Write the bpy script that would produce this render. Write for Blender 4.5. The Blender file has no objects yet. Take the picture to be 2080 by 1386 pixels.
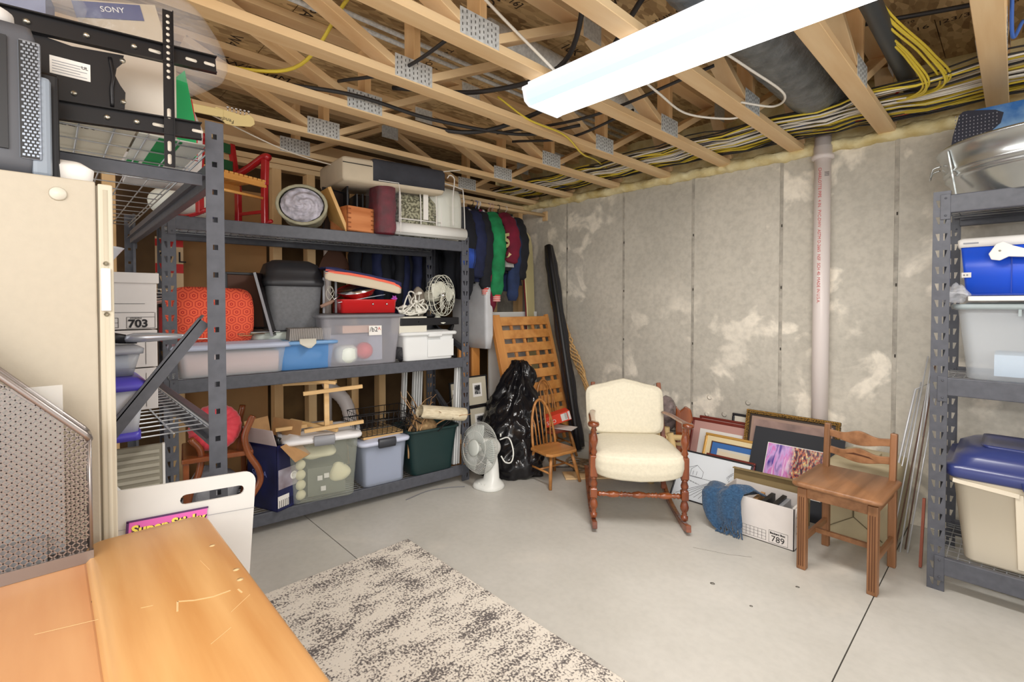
import bpy, bmesh, math, random
from math import sin, cos, pi, radians as rad, sqrt
from mathutils import Vector, Matrix, Euler, noise
random.seed(7)
S = bpy.context.scene
COL = S.collection

# ------------------------------------------------------------ camera, world, lights, exposure
cam_d = bpy.data.cameras.new('camera'); cam = bpy.data.objects.new('camera', cam_d); COL.objects.link(cam)
cam_d.sensor_width = 36; cam_d.lens = 17.034; cam_d.shift_y = -0.0265; cam_d.clip_start = 0.02
cam.location = (0, 0, 1.38)
cam.rotation_euler = (rad(90 - 1.18), 0, rad(46.18))
S.camera = cam
w = bpy.data.worlds.new('world'); S.world = w; w.use_nodes = True
w.node_tree.nodes['Background'].inputs[0].default_value = (1.0, 0.985, 0.96, 1)
w.node_tree.nodes['Background'].inputs[1].default_value = 1.1
def area(name, loc, rot, sx, sy, power, col=(1, .97, .93)):
    d = bpy.data.lights.new(name, 'AREA'); d.shape = 'RECTANGLE'; d.size = sx; d.size_y = sy; d.energy = power; d.color = col
    o = bpy.data.objects.new(name, d); COL.objects.link(o); o.location = loc; o.rotation_euler = rot; return o
area('tube_light', (-0.85, 1.81, 2.325), (0, 0, 0), 1.5, 0.26, 34)            # light of the wraparound fixture
area('fill_light_behind', (0.9, -0.9, 2.0), (rad(74), 0, rad(46)), 1.8, 0.9, 46)   # added fill behind the camera to brighten the shelves, not a lamp of the room
S.view_settings.view_transform = 'Standard'; S.view_settings.look = 'None'
S.view_settings.exposure = 0.28; S.view_settings.gamma = 1; S.view_settings.use_curve_mapping = False

# ------------------------------------------------------------ helpers
def lin(c):
    return tuple(((v/255)/12.92 if v/255 <= .04045 else ((v/255+.055)/1.055)**2.4) for v in c[:3]) + (1,)
MATS = {}
def mat(name, c=(128,128,128), r=.6, metal=0, n=0, c2=None, scale=8, stretch=(1,1,1), bump=0, bscale=None, trans=0, alpha=1, emit=0, ior=1.45, coat=0, sheen=0, detail=3, ramp=None, coords='Object', spec=None):
    if name in MATS: return MATS[name]
    m = bpy.data.materials.new(name); m.use_nodes = True; MATS[name] = m
    nt = m.node_tree; N = nt.nodes; L = nt.links; b = N['Principled BSDF']
    b.inputs['Base Color'].default_value = lin(c); b.inputs['Roughness'].default_value = r; b.inputs['Metallic'].default_value = metal
    b.inputs['IOR'].default_value = ior
    if coat: b.inputs['Coat Weight'].default_value = coat; b.inputs['Coat Roughness'].default_value = .15
    if sheen: b.inputs['Sheen Weight'].default_value = sheen
    if trans: b.inputs['Transmission Weight'].default_value = trans
    if spec is not None: b.inputs['Specular IOR Level'].default_value = spec
    if alpha < 1: b.inputs['Alpha'].default_value = alpha
    if emit: b.inputs['Emission Color'].default_value = lin(c); b.inputs['Emission Strength'].default_value = emit
    if n or bump or c2:
        tc = N.new('ShaderNodeTexCoord'); mp = N.new('ShaderNodeMapping'); mp.inputs['Scale'].default_value = stretch
        L.new(tc.outputs[coords], mp.inputs['Vector'])
        if c2 or n:
            nz = N.new('ShaderNodeTexNoise'); nz.inputs['Scale'].default_value = scale; nz.inputs['Detail'].default_value = detail
            L.new(mp.outputs[0], nz.inputs['Vector'])
            cr = N.new('ShaderNodeValToRGB'); L.new(nz.outputs['Fac'], cr.inputs[0]); L.new(cr.outputs[0], b.inputs['Base Color'])
            a = c2 or tuple(max(0, v*(1-n)) for v in c)
            e = cr.color_ramp.elements; lo, hi = ramp or (.3, .7)
            e[0].position = lo; e[1].position = hi; e[0].color = lin(a); e[1].color = lin(c)
        if bump:
            n2 = N.new('ShaderNodeTexNoise'); n2.inputs['Scale'].default_value = bscale or scale*3; n2.inputs['Detail'].default_value = 4
            L.new(mp.outputs[0], n2.inputs['Vector'])
            bp = N.new('ShaderNodeBump'); bp.inputs['Strength'].default_value = bump; bp.inputs['Distance'].default_value = .01
            L.new(n2.outputs['Fac'], bp.inputs['Height']); L.new(bp.outputs[0], b.inputs['Normal'])
    return m
def wood(name, c, c2, axis=0, r=.45, scale=9, coat=0, bump=.05, rings=True):
    st = [1.0, 1.0, 1.0]; st[axis] = .09
    return mat(name, c, r, c2=c2, scale=scale*2.2, stretch=st, bump=bump, coat=coat, detail=5, ramp=(.32,.62))

class MB:
    def __init__(s): s.v=[]; s.f=[]; s.m=[]; s.s=[]
    def add(s, vs, fs, M=None, mi=0, smooth=False):
        k=len(s.v)
        for p in vs:
            p=Vector(p); s.v.append(tuple(M@p if M else p))
        for f in fs: s.f.append([i+k for i in f]); s.m.append(mi); s.s.append(smooth)
        return s
    def box(s,x0,y0,z0,x1,y1,z1,M=None,mi=0):
        vs=[(x0,y0,z0),(x1,y0,z0),(x1,y1,z0),(x0,y1,z0),(x0,y0,z1),(x1,y0,z1),(x1,y1,z1),(x0,y1,z1)]
        return s.add(vs,[(0,3,2,1),(4,5,6,7),(0,1,5,4),(1,2,6,5),(2,3,7,6),(3,0,4,7)],M,mi)
    def cbox(s,c,d,M=None,mi=0): return s.box(c[0]-d[0]/2,c[1]-d[1]/2,c[2]-d[2]/2,c[0]+d[0]/2,c[1]+d[1]/2,c[2]+d[2]/2,M,mi)
    def beam(s,p,q,w,h,up=(0,0,1),mi=0):
        p=Vector(p);q=Vector(q);d=(q-p);l=d.length;d.normalize();u=Vector(up)
        side=d.cross(u)
        if side.length<1e-4: side=d.cross(Vector((1,0,0)))
        side.normalize();u=side.cross(d)
        M=Matrix((( d.x,side.x,u.x,p.x),(d.y,side.y,u.y,p.y),(d.z,side.z,u.z,p.z),(0,0,0,1)))
        return s.box(0,-w/2,-h/2,l,w/2,h/2,M,mi)
    def tube(s,pts,r,n=8,mi=0,closed=False,flat=1.0):
        pts=[Vector(p) for p in pts];N=len(pts);R=r if isinstance(r,(list,tuple)) else [r]*N
        t0=(pts[1]-pts[0]).normalized();up=Vector((0,0,1)) if abs(t0.z)<.9 else Vector((1,0,0));a=t0.cross(up).normalized()
        vs=[];
        for i in range(N):
            if closed: t=(pts[(i+1)%N]-pts[i-1])
            else: t=pts[min(i+1,N-1)]-pts[max(i-1,0)]
            if t.length<1e-9:t=t0.copy()
            t.normalize();a=(a-t*a.dot(t))
            if a.length<1e-6:a=t.orthogonal()
            a.normalize();b=t.cross(a)
            for k in range(n):
                g=2*pi*k/n;vs.append(pts[i]+(a*cos(g)+b*sin(g)*flat)*R[i])
        fs=[]
        for i in range(N if closed else N-1):
            j=(i+1)%N
            for k in range(n): fs.append((i*n+k,i*n+(k+1)%n,j*n+(k+1)%n,j*n+k))
        if not closed: fs+= [tuple(range(n-1,-1,-1)),tuple((N-1)*n+k for k in range(n))]
        return s.add(vs,fs,None,mi,True)
    def cyl(s,p,q,r,n=16,r2=None,mi=0): return s.tube([p,q],[r,r if r2 is None else r2],n,mi)
    def lathe(s,prof,n=24,M=None,mi=0,smooth=True):
        vs=[];fs=[];P=len(prof)
        for (r,z) in prof:
            for k in range(n): g=2*pi*k/n;vs.append((r*cos(g),r*sin(g),z))
        for i in range(P-1):
            for k in range(n): fs.append((i*n+k,i*n+(k+1)%n,(i+1)*n+(k+1)%n,(i+1)*n+k))
        if prof[0][0]>1e-5: fs.append(tuple(range(n-1,-1,-1)))
        if prof[-1][0]>1e-5: fs.append(tuple((P-1)*n+k for k in range(n)))
        return s.add(vs,fs,M,mi,smooth)
    def prism(s,poly,z0,z1,M=None,mi=0):
        n=len(poly);vs=[(x,y,z0) for x,y in poly]+[(x,y,z1) for x,y in poly]
        fs=[tuple(range(n-1,-1,-1)),tuple(range(n,2*n))]+[(i,(i+1)%n,n+(i+1)%n,n+i) for i in range(n)]
        return s.add(vs,fs,M,mi)
    def loft(s,rings,seg=4,M=None,mi=0,cap0=True,cap1=True,smooth=True,fn=None):
        # rings: (cx,cy,hx,hy,z,rad)
        vs=[];fs=[];n=4*(seg+1)
        for (cx,cy,hx,hy,z,r) in rings:
            r=min(r,hx,hy)
            for q,(sx,sy) in enumerate(((1,1),(-1,1),(-1,-1),(1,-1))):
                for k in range(seg+1):
                    g=q*pi/2+k*pi/2/seg
                    p=Vector((cx+sx*(hx-r)+r*cos(g),cy+sy*(hy-r)+r*sin(g),z))
                    vs.append(fn(p) if fn else p)
        R=len(rings)
        for i in range(R-1):
            for k in range(n): fs.append((i*n+k,i*n+(k+1)%n,(i+1)*n+(k+1)%n,(i+1)*n+k))
        if cap0: fs.append(tuple(range(n-1,-1,-1)))
        if cap1: fs.append(tuple((R-1)*n+k for k in range(n)))
        return s.add(vs,fs,M,mi,smooth)
    def surf(s,fn,nu,nv,cu=False,cv=False,M=None,mi=0,caps=False):
        vs=[fn(i/(nu if cu else nu-1),j/(nv if cv else nv-1)) for i in range(nu) for j in range(nv)]
        fs=[]
        for i in range(nu if cu else nu-1):
            for j in range(nv if cv else nv-1):
                a=i*nv+j;b=i*nv+(j+1)%nv;c=((i+1)%nu)*nv+(j+1)%nv;d=((i+1)%nu)*nv+j;fs.append((a,b,c,d))
        if caps: fs+=[tuple(range(nv)),tuple((nu-1)*nv+k for k in range(nv-1,-1,-1))]
        return s.add(vs,fs,M,mi,True)
    def build(s,name,mats,parent=None,bevel=0,seg=2,solid=0,sub=0,loc=None,rot=None,flatshade=False,auto=True):
        me=bpy.data.meshes.new(name);me.from_pydata(s.v,[],s.f)
        if not isinstance(mats,(list,tuple)): mats=[mats]
        for m in mats: me.materials.append(m)
        me.polygons.foreach_set('material_index',s.m);me.polygons.foreach_set('use_smooth',s.s)
        bm=bmesh.new();bm.from_mesh(me);bmesh.ops.recalc_face_normals(bm,faces=bm.faces);bm.to_mesh(me);bm.free();me.update()
        o=bpy.data.objects.new(name,me);COL.objects.link(o)
        if parent:o.parent=parent
        if loc:o.location=loc
        if rot:o.rotation_euler=rot
        if solid: d=o.modifiers.new('s','SOLIDIFY');d.thickness=solid;d.offset=0
        if sub: d=o.modifiers.new('u','SUBSURF');d.levels=d.render_levels=sub
        if bevel:
            d=o.modifiers.new('b','BEVEL');d.width=bevel;d.segments=seg;d.limit_method='ANGLE';d.angle_limit=rad(40)
        return o
def TR(loc=(0,0,0),rz=0,rx=0,ry=0): return Matrix.Translation(loc)@Euler((rx,ry,rz)).to_matrix().to_4x4()
def thing(name,label,cat,loc=(0,0,0),rz=0,group=None,rx=0,ry=0):
    o=bpy.data.objects.new(name,None);COL.objects.link(o);o.location=loc;o.rotation_euler=(rx,ry,rz);o.empty_display_size=.05
    o['label']=label;o['category']=cat
    if group:o['group']=group
    return o
def tag(o,label,cat,group=None,kind=None):
    o['label']=label;o['category']=cat
    if group:o['group']=group
    if kind:o['kind']=kind
    return o
def dup(root,loc,rz,label=None,group=None):
    def cp(o,p):
        c=o.copy();COL.objects.link(c);c.parent=p
        for ch in list(o.children):cp(ch,c)
        return c
    r=cp(root,None);r.location=loc;r.rotation_euler=(root.rotation_euler.x,root.rotation_euler.y,rz)
    if label:r['label']=label
    if group:r['group']=group
    return r
def text(name,s,size,loc,rot,m,parent=None,ext=.0004,align='LEFT',sx=1,bold=0):
    c=bpy.data.curves.new(name,'FONT');c.body=s;c.size=size;c.extrude=ext;c.align_x=align;c.resolution_u=3;c.offset=bold
    t=bpy.data.objects.new(name+'_t',c);COL.objects.link(t)
    me=bpy.data.meshes.new_from_object(t);bpy.data.objects.remove(t)
    o=bpy.data.objects.new(name,me);COL.objects.link(o);me.materials.clear();me.materials.append(m)
    o.parent=parent;o.location=loc;o.rotation_euler=rot;o.scale=(sx,1,1)
    return o
RX90=(rad(90),0,0)
def nz(p,k=1.0,seed=0): return noise.noise(Vector((p[0]*k+seed*7.1,p[1]*k-seed*3.3,p[2]*k+seed)))
def lerp(a,b,t): return a+(b-a)*t
def bez(pts,n=24):
    # Catmull-Rom through pts
    P=[Vector(p) for p in pts];P=[P[0]*2-P[1]]+P+[P[-1]*2-P[-2]];out=[]
    for i in range(1,len(P)-2):
        for k in range(n):
            t=k/n;a,b,c,d=P[i-1],P[i],P[i+1],P[i+2]
            out.append(.5*((2*b)+(c-a)*t+(2*a-5*b+4*c-d)*t*t+(3*b-a-3*c+d)*t**3))
    out.append(P[-2]);return out

# ------------------------------------------------------------ materials
BLK=mat('black_plastic',(28,28,31),.42); BLK2=mat('black_steel',(34,33,35),.35,metal=.3)
RACK=mat('rack_grey_steel',(86,88,96),.42,n=.12,scale=30)
WIRE=mat('zinc_wire',(205,208,212),.32,metal=.6)
PINE=wood('pine_y',(240,210,164),(222,182,130),1,.6,4)
PINEX=wood('pine_x',(238,206,160),(220,180,128),0,.6,4)
PINEZ=wood('pine_z',(238,202,150),(216,170,116),2,.6,4)
WHITE=mat('white_plastic',(232,232,230),.4); OFFW=mat('offwhite',(216,212,198),.5)
INK=mat('ink_black',(30,28,30),.7); PAPER=mat('white_paper',(236,233,228),.8)
CLEAR=mat('clear_plastic',(222,228,234),.22,alpha=.38,ior=1.3); MILK=mat('milky_plastic',(200,210,200),.3,alpha=.62)
FILM=mat('plastic_film',(225,228,235),.12,alpha=.045,bump=.9,scale=10,spec=.8)
CARD=mat('brown_cardboard',(196,152,104),.85,n=.06,scale=20); CARDW=mat('white_cardboard',(222,216,212),.75,n=.04)
CHROME=mat('chrome',(210,210,212),.18,metal=1); SCREW=mat('zinc_screw',(205,200,185),.3,metal=.9)
# ------------------------------------------------------------ setting
YW=3.88; XL=-3.8; ZC=2.44; ZT=2.46; ZO=2.862
def struct(name,mb,m,parent=None,**k):
    o=mb.build(name,m,parent,**k)
    if not parent:o['kind']='structure'
    return o
# floor: poured slabs with sawn joints
def concrete(name,c,c2,c3,wall=False):
    m=bpy.data.materials.new(name);m.use_nodes=True;nt=m.node_tree;N=nt.nodes;L=nt.links;b=N['Principled BSDF']
    tc=N.new('ShaderNodeNewGeometry')
    def noi(s,d=5,dist=0):
        n=N.new('ShaderNodeTexNoise');n.inputs['Scale'].default_value=s;n.inputs['Detail'].default_value=d;n.inputs['Distortion'].default_value=dist;L.new(tc.outputs['Position'],n.inputs['Vector']);return n
    n1=noi(1.6);r1=N.new('ShaderNodeValToRGB');L.new(n1.outputs['Fac'],r1.inputs[0]);r1.color_ramp.elements[0].color=lin(c);r1.color_ramp.elements[1].color=lin(c2);r1.color_ramp.elements[0].position=.35;r1.color_ramp.elements[1].position=.65
    n2=noi(3.5 if wall else 1.1,9 if wall else 4,.4 if wall else 1.5);r2=N.new('ShaderNodeValToRGB');r2.color_ramp.elements[0].position=.535 if wall else .62;r2.color_ramp.elements[1].position=.60 if wall else .8
    L.new(n2.outputs['Fac'],r2.inputs[0])
    mx=N.new('ShaderNodeMixRGB');mx.inputs[2].default_value=lin(c3);L.new(r1.outputs[0],mx.inputs[1])
    if wall: # efflorescence patches
        mm=N.new('ShaderNodeMath');mm.operation='MULTIPLY';mm.inputs[1].default_value=.85
        n4=noi(.9,3);r4=N.new('ShaderNodeValToRGB');r4.color_ramp.elements[0].position=.40;r4.color_ramp.elements[1].position=.52;L.new(n4.outputs['Fac'],r4.inputs[0])
        m5=N.new('ShaderNodeMath');m5.operation='MULTIPLY';L.new(r2.outputs[0],m5.inputs[0]);L.new(r4.outputs[0],m5.inputs[1])
        L.new(m5.outputs[0],mm.inputs[0]);L.new(mm.outputs[0],mx.inputs[0])
    else:
        mm=N.new('ShaderNodeMath');mm.operation='MULTIPLY';mm.inputs[1].default_value=.6;L.new(r2.outputs[0],mm.inputs[0]);L.new(mm.outputs[0],mx.inputs[0])
    n3=noi(28,6);r3=N.new('ShaderNodeValToRGB');r3.color_ramp.elements[0].color=(.82,.82,.82,1);r3.color_ramp.elements[0].position=.3;r3.color_ramp.elements[1].position=.6;L.new(n3.outputs['Fac'],r3.inputs[0])
    m2=N.new('ShaderNodeMixRGB');m2.blend_type='MULTIPLY';m2.inputs[0].default_value=.8 if wall else .35;L.new(mx.outputs[0],m2.inputs[1]);L.new(r3.outputs[0],m2.inputs[2])
    L.new(m2.outputs[0],b.inputs['Base Color']);b.inputs['Roughness'].default_value=.75 if wall else .42
    bp=N.new('ShaderNodeBump');bp.inputs['Strength'].default_value=.25 if wall else .05;bp.inputs['Distance'].default_value=.01;L.new(n3.outputs['Fac'],bp.inputs['Height']);L.new(bp.outputs[0],b.inputs['Normal'])
    return m
CF=concrete('floor_concrete',(186,183,175),(199,196,189),(218,211,199)); CW=concrete('wall_concrete',(194,189,177),(212,206,193),(252,244,228),True)
DK=mat('joint_dark',(70,66,60),.9)
fl=struct('floor',MB().box(-4.6,-2,-.12,1.6,4.0,-.004),DK)
jx,jy,g=-.447,1.192,.0025
for x0,x1 in ((-4.6,jx-g),(jx+g,1.6)):
    for y0,y1 in ((-2,jy-g),(jy+g,4.0)):
        MB().box(x0,y0,-.004,x1,y1,0).build('slab',CF,fl)
MB().tube([(-1.25,2.62,.0005),(-1.15,2.66,.0005),(-1.08,2.685,.0005),(-.98,2.75,.0005)],.001,4).lathe([(0,0),(.012,0),(0,.0005)],7,TR((-1.02,2.35,0))).lathe([(0,0),(.008,0),(0,.0005)],6,TR((-.82,2.30,0))).lathe([(0,0),(.01,0),(0,.0005)],6,TR((-.72,2.62,0))).build('crack',mat('crack_grey',(130,126,118),.9),fl)
# concrete wall: cast panels between form joints
wb=struct('wall_back',MB().box(-4.6,YW+.02,0,1.6,YW+.2,ZC),DK)
RDG=mat('ridge_concrete',(192,186,174),.85,n=.2,scale=20)
xs=[-4.6,-3.9,-3.22,-2.54,-1.87,-1.2,-.535,.13,.8,1.6]
for a,b in zip(xs,xs[1:]):
    MB().box(a+.004,YW,0,b-.004,YW+.03,ZC).build('concrete_panel',CW,wb,bevel=.004)
for x in xs[1:-1]:
    MB().box(x-.012,YW-.003,0,x+.012,YW+.02,ZC).build('form_ridge',RDG,wb,bevel=.003)
    for z in (.55,1.05,1.5,1.95): MB().cbox((x+.004,YW-.004,z),(.008,.004,.02)).build('form_tie',DK,wb)
for x,z in ((-1.72,.62),(-1.42,.62),(-1.74,.48),(-1.6,.5),(-2.2,.66)):
    MB().lathe([(.016,0),(.02,.004),(.012,.005),(.004,.001)],12,TR((x,YW,z),rx=rad(90))).build('tie_hole',CW,wb)
# sill and spray foam on top of the wall
FOAM=mat('spray_foam',(244,232,186),.8,c2=(214,192,128),scale=9,bump=1.0,bscale=20)
sill=struct('trim_1',MB().box(-4.0,YW+.012,ZC,1.6,YW+.15,ZC+.02),PINEX)
def foam(u,v):
    x=lerp(-4.6,1.5,u);a=v*2*pi
    r=.042+.022*nz((x,sin(a),0),9,1)+.012*nz((x,cos(a),1),26,2)
    return (x,YW+.0+r*1.3*cos(a),ZC+.012+r*sin(a))
struct('trim_2',MB().surf(foam,260,9,False,True),FOAM)
def foam2(u,v):
    x=lerp(-4.6,1.5,u);z=lerp(ZC+.01,ZO+.005,v)
    return (x,YW+.06+.05*nz((x,z,0),5,3)+.02*nz((x,z,2),17,1)-.05*(1-v)**3,z)
struct('trim_3',MB().surf(foam2,200,16),FOAM)

# ceiling: OSB subfloor boards with mill stamps
def osb():
    m=bpy.data.materials.new('osb');m.use_nodes=True;nt=m.node_tree;N=nt.nodes;L=nt.links;b=N['Principled BSDF']
    tc=N.new('ShaderNodeNewGeometry');mp=N.new('ShaderNodeMapping');mp.inputs['Scale'].default_value=(26,9,9);L.new(tc.outputs['Position'],mp.inputs[0])
    v=N.new('ShaderNodeTexVoronoi');v.inputs['Scale'].default_value=1.6;v.inputs['Randomness'].default_value=1;L.new(mp.outputs[0],v.inputs['Vector'])
    r=N.new('ShaderNodeValToRGB');L.new(v.outputs['Color'],r.inputs[0]);e=r.color_ramp.elements
    e[0].color=lin((156,126,86));e[1].color=lin((222,192,142));e[0].position=.15;e[1].position=.85
    n=N.new('ShaderNodeTexNoise');n.inputs['Scale'].default_value=2.2;L.new(tc.outputs['Position'],n.inputs['Vector'])
    mx=N.new('ShaderNodeMixRGB');mx.blend_type='MULTIPLY';L.new(r.outputs[0],mx.inputs[1]);r2=N.new('ShaderNodeValToRGB');r2.color_ramp.elements[0].color=(.75,.72,.68,1);L.new(n.outputs['Fac'],r2.inputs[0]);L.new(r2.outputs[0],mx.inputs[2]);mx.inputs[0].default_value=.6
    L.new(mx.outputs[0],b.inputs['Base Color']);b.inputs['Roughness'].default_value=.8;return m
OSB=osb()
ce=struct('ceiling',MB().box(-4.6,-1.5,ZO+.02,1.6,4.0,ZO+.06),OSB)
for y0,y1,sh in ((-1.5,-.3,.0),(-.3,.92,1.1),(.92,2.14,.2),(2.14,3.36,1.3),(3.36,4.0,.6)):
    x=-4.6-2.44*((sh)%2.44)/2.44
    while x<1.6:
        a,b=max(x+.002,-4.6),min(x+2.438,1.6)
        if b>a: MB().box(a,y0+.002,ZO,b,y1-.002,ZO+.02).build('osb_board',OSB,ce)
        x+=2.44
STAMP=mat('stamp_ink',(58,46,36),.8)
def stamp(s,size,x,y,rz): return text('mill_stamp',s,size,(x,y,ZO-.001),(pi,0,rz),STAMP,ce,ext=.0003)
stamp('[32]  16  |23/32|  =APA=  ///',.062,-.545,3.42,rad(3)); stamp('PS 2-10',.035,-.50,3.30,rad(3)); stamp('THE W',.09,-2.62,1.98,rad(90)); stamp('DKM  DX',.10,-1.86,1.62,rad(0)); stamp('[32/16]  3M',.07,-2.6,1.6,rad(90)); stamp('W4 N4M',.10,-3.40,.80,rad(90)); stamp('D W9K ||',.10,-1.52,2.05,rad(0)); stamp('APA  24',.08,-1.0,2.6,rad(90))
for s,z_,x,y,r in (('W4000  10/21',.07,-1.9,1.0,90),('RATED SHEATHING',.045,-1.3,1.05,90),('THIS SIDE DOWN',.055,-1.35,2.35,0),('AL4  N4O',.09,-1.15,1.75,180),('[32/16]',.06,-1.75,1.55,90),
    ('WAX',.09,-2.85,1.0,90),('T+G  FLOOR',.06,-2.3,1.7,180),('10K',.09,-1.85,2.15,90),('APA',.09,-2.4,.95,180),('W4 0M0',.09,-3.0,.75,180),('V5 N4',.11,-1.75,.95,180),('48 oc',.07,-2.35,2.4,90),('XN',.1,-1.28,1.5,200),('EXPOSURE 1',.05,-1.5,1.05,180),('10  SPAN',.06,-.82,2.55,180),('WALL  ROOF',.05,-1.3,1.92,180)):
    stamp(s,z_,x,y,rad(r))

# floor trusses
PLATE=mat('galvanised_plate',(226,228,226),.45,metal=.1,n=.15,scale=60); SLOT=mat('plate_slot',(96,94,90),.7)
TX=[-3.67,-3.17,-2.605,-2.10,-1.60,-1.095,-.585,-.09,.42,.93]
TN=['eighth from the right, hidden low over the stud wall','one just inside the stud wall, over the grey rack back','one over the front of the grey rack','one passing left of the long lamp over the rocking trash bin side','one ending left of the lamp tip','one crossed by the middle of the lamp','one holding yellow cables by the black pipe','last one in view above the galvanised tub','first beyond the frame right','second beyond the frame right']
nodes=[-.29,1.28,2.86]; tops=[-1.07,.495,2.07,3.62]
def plate_mb(x,y,z0,wd=.21,h=.105):
    mb=MB().box(x,y-wd/2,z0,x+.0015,y+wd/2,z0+h)
    return mb
for i,x in enumerate(TX):
    lab=['farthest left pine floor truss, over the stud wall','pine floor truss just right of the stud wall, behind the charcoal storage bag','pine floor truss above the front of the long grey rack','pine floor truss second left of the long lamp, with a black cable strapped below','pine floor truss whose chord passes just left of the lamp tip','pine floor truss crossing over the left third of the long lamp','pine floor truss with yellow cables hanging beside it, right of the lamp','rightmost pine floor truss in view, above the galvanised tub','pine floor truss just outside the right edge','outermost pine floor truss on the right'][i]
    t=thing('floor_truss',lab,'truss',(x,0,ZT),group='open web floor trusses')
    dy=0
    MB().box(-.0445,-1.5,0,.0445,YW+.12,.038).build('bottom_chord',PINE,t,bevel=.002,seg=1)
    MB().box(-.0445,-1.5,ZO-ZT-.039,.0445,YW+.12,ZO-ZT-.001).build('top_chord',PINE,t,bevel=.002,seg=1)
    H=ZO-ZT
    for k,yb in enumerate(nodes):
        MB().box(-.0445,yb+.03,.038,.0445,yb+.068,H-.038).build('web',PINEZ,t,bevel=.002,seg=1)
        MB().beam((0,yb-.01,.045),(0,tops[k]+.06,H-.045),.089,.038,(0,0,1)).build('web',PINE,t,bevel=.002,seg=1)
        MB().beam((0,yb+.11,.045),(0,tops[k+1]-.06,H-.045),.089,.038,(0,0,1)).build('web',PINE,t,bevel=.002,seg=1)
        p=plate_mb(.0445,yb+.03,.006).build('nail_plate',PLATE,t)
        sl=MB()
        for a in range(9):
            for c in range(4):
                sl.box(.0458,yb+.03-.095+a*.0222,.014+c*.024+(a%2)*.008,.0466,yb+.03-.095+a*.0222+.005,.026+c*.024+(a%2)*.008)
        sl.build('plate_tooth',SLOT,p)
        MB().box(-.0461,yb-.075,.006,-.0446,yb+.135,.111).build('nail_plate',PLATE,t)
    MB().beam((0,3.68,H-.045),(0,YW,.06),.089,.038).build('web',PINE,t,bevel=.002,seg=1)
    MB().box(.0445,3.55,H-.11,.046,3.72,H-.01).build('nail_plate',PLATE,t)
    MB().box(.0445,2.0,H-.11,.046,2.15,H-.01).build('nail_plate',PLATE,t)

# left stud wall
wl=struct('wall_left',MB().box(XL-.6,-1.5,0,XL-.55,YW+.02,ZO+.02),mat('dark_sheathing',(120,96,66),.9,c2=(84,64,44),scale=3))
MB().box(XL-.09,-1.5,ZC-.02,XL,YW,ZC+.018).build('top_plate',PINE,wl,bevel=.002,seg=1)
MB().box(XL-.09,-1.5,ZC-.062,XL,YW,ZC-.024).build('top_plate',PINE,wl,bevel=.002,seg=1)
MB().box(XL-.09,-1.5,0,XL,YW,.038).build('bottom_plate',PINE,wl,bevel=.002,seg=1)
for y in (-.75,-.34,.07,.28,.62,1.24,1.49,1.84,2.09,2.6,3.0,3.4,3.78):
    MB().box(XL-.09,y-.019-.012,.038,XL,y+.019+.012,ZC-.062).build('stud',PINEZ,wl,bevel=.002,seg=1)
FIB=mat('fiberboard',(176,134,88),.85,n=.12,scale=3)
MB().box(XL-.105,.66,0,XL-.092,1.19,2.2).build('panel',FIB,wl)
MB().box(XL-.12,1.3,0,XL-.106,1.82,1.25).build('panel',mat('dark_board',(126,98,60),.9,c2=(88,66,40),scale=4),wl)
# header ledgers seen above rack
MB().box(XL-.05,-1.5,ZC+.10,XL-.012,YW,ZC+.19).build('ledger',PINE,wl,bevel=.002,seg=1)

# PVC stack on concrete wall
PVC=mat('pvc_white',(228,218,214),.35)
t=thing('drain_pipe','white plastic drain pipe standing against the concrete wall, red print down it','pipe',(-.93,YW-.055,0))
MB().cyl((0,0,0),(0,0,2.6),.05,28).build('pipe',PVC,t)
MB().lathe([(.052,0),(.066,.004),(.066,.03),(.055,.036),(.055,.09),(.051,.092)],28,TR((0,0,2.36))).build('coupling',PVC,t)
RED=mat('red_print',(196,70,66),.6)
o=text('pipe_print','CHARLOTTE PIPE  4 IN.  PVC-DWV  ASTM D-2665  NSF  SCH 40  MADE IN U.S.A.',.026,(-.012,-.0507,2.3),(rad(90),rad(90),0),RED,t)
text('pipe_mark','||||',.03,(.028,-.0425,2.27),(rad(90),rad(90),rad(20)),INK,t)

# ceiling lamp
LAMP=mat('lamp_diffuser',(255,255,255),.4,emit=3.5)
t=thing('ceiling_lamp','long white lit fluorescent wraparound lamp under the trusses','lamp',(-1.66,1.81,2.36))
pr_=[(-.145,.055),(-.13,.0),(-.1,-.018),(.1,-.018),(.13,.0),(.145,.055)]
MB().prism([(y,z) for y,z in pr_],0.006,1.654,Matrix(((0,0,1,0),(1,0,0,0),(0,1,0,0),(0,0,0,1)))).build('diffuser',[LAMP,mat('lamp_side',(196,216,250),.4,emit=.62)],t)
for c_ in t.children:
    if c_.name.startswith('diffuser'):
        for p_ in c_.data.polygons:
            if abs(p_.normal.z)<.97: p_.material_index=1
LW=mat('lamp_white',(240,243,248),.3,emit=.35)
for x in (0,1.654): MB().prism([(y*1.04,z*1.0+(-.003 if z<.02 else .003)) for y,z in pr_],x,x+.006,Matrix(((0,0,1,0),(1,0,0,0),(0,1,0,0),(0,0,0,1)))).build('end_cap',LW,t)
MB().box(0,-.15,.055,1.66,.15,.062).box(0.0,-.11,.06,1.66,.11,.098).build('housing',LW,t)
for s_ in (-1,1): MB().beam((0,s_*.149,.052),(1.66,s_*.149,.052),.006,.012).build('side_rail',LW,t)
for x in (.15,1.5): MB().cyl((x,0,.09),(x,0,.1),.01).build('mount',LW,t)

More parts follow.
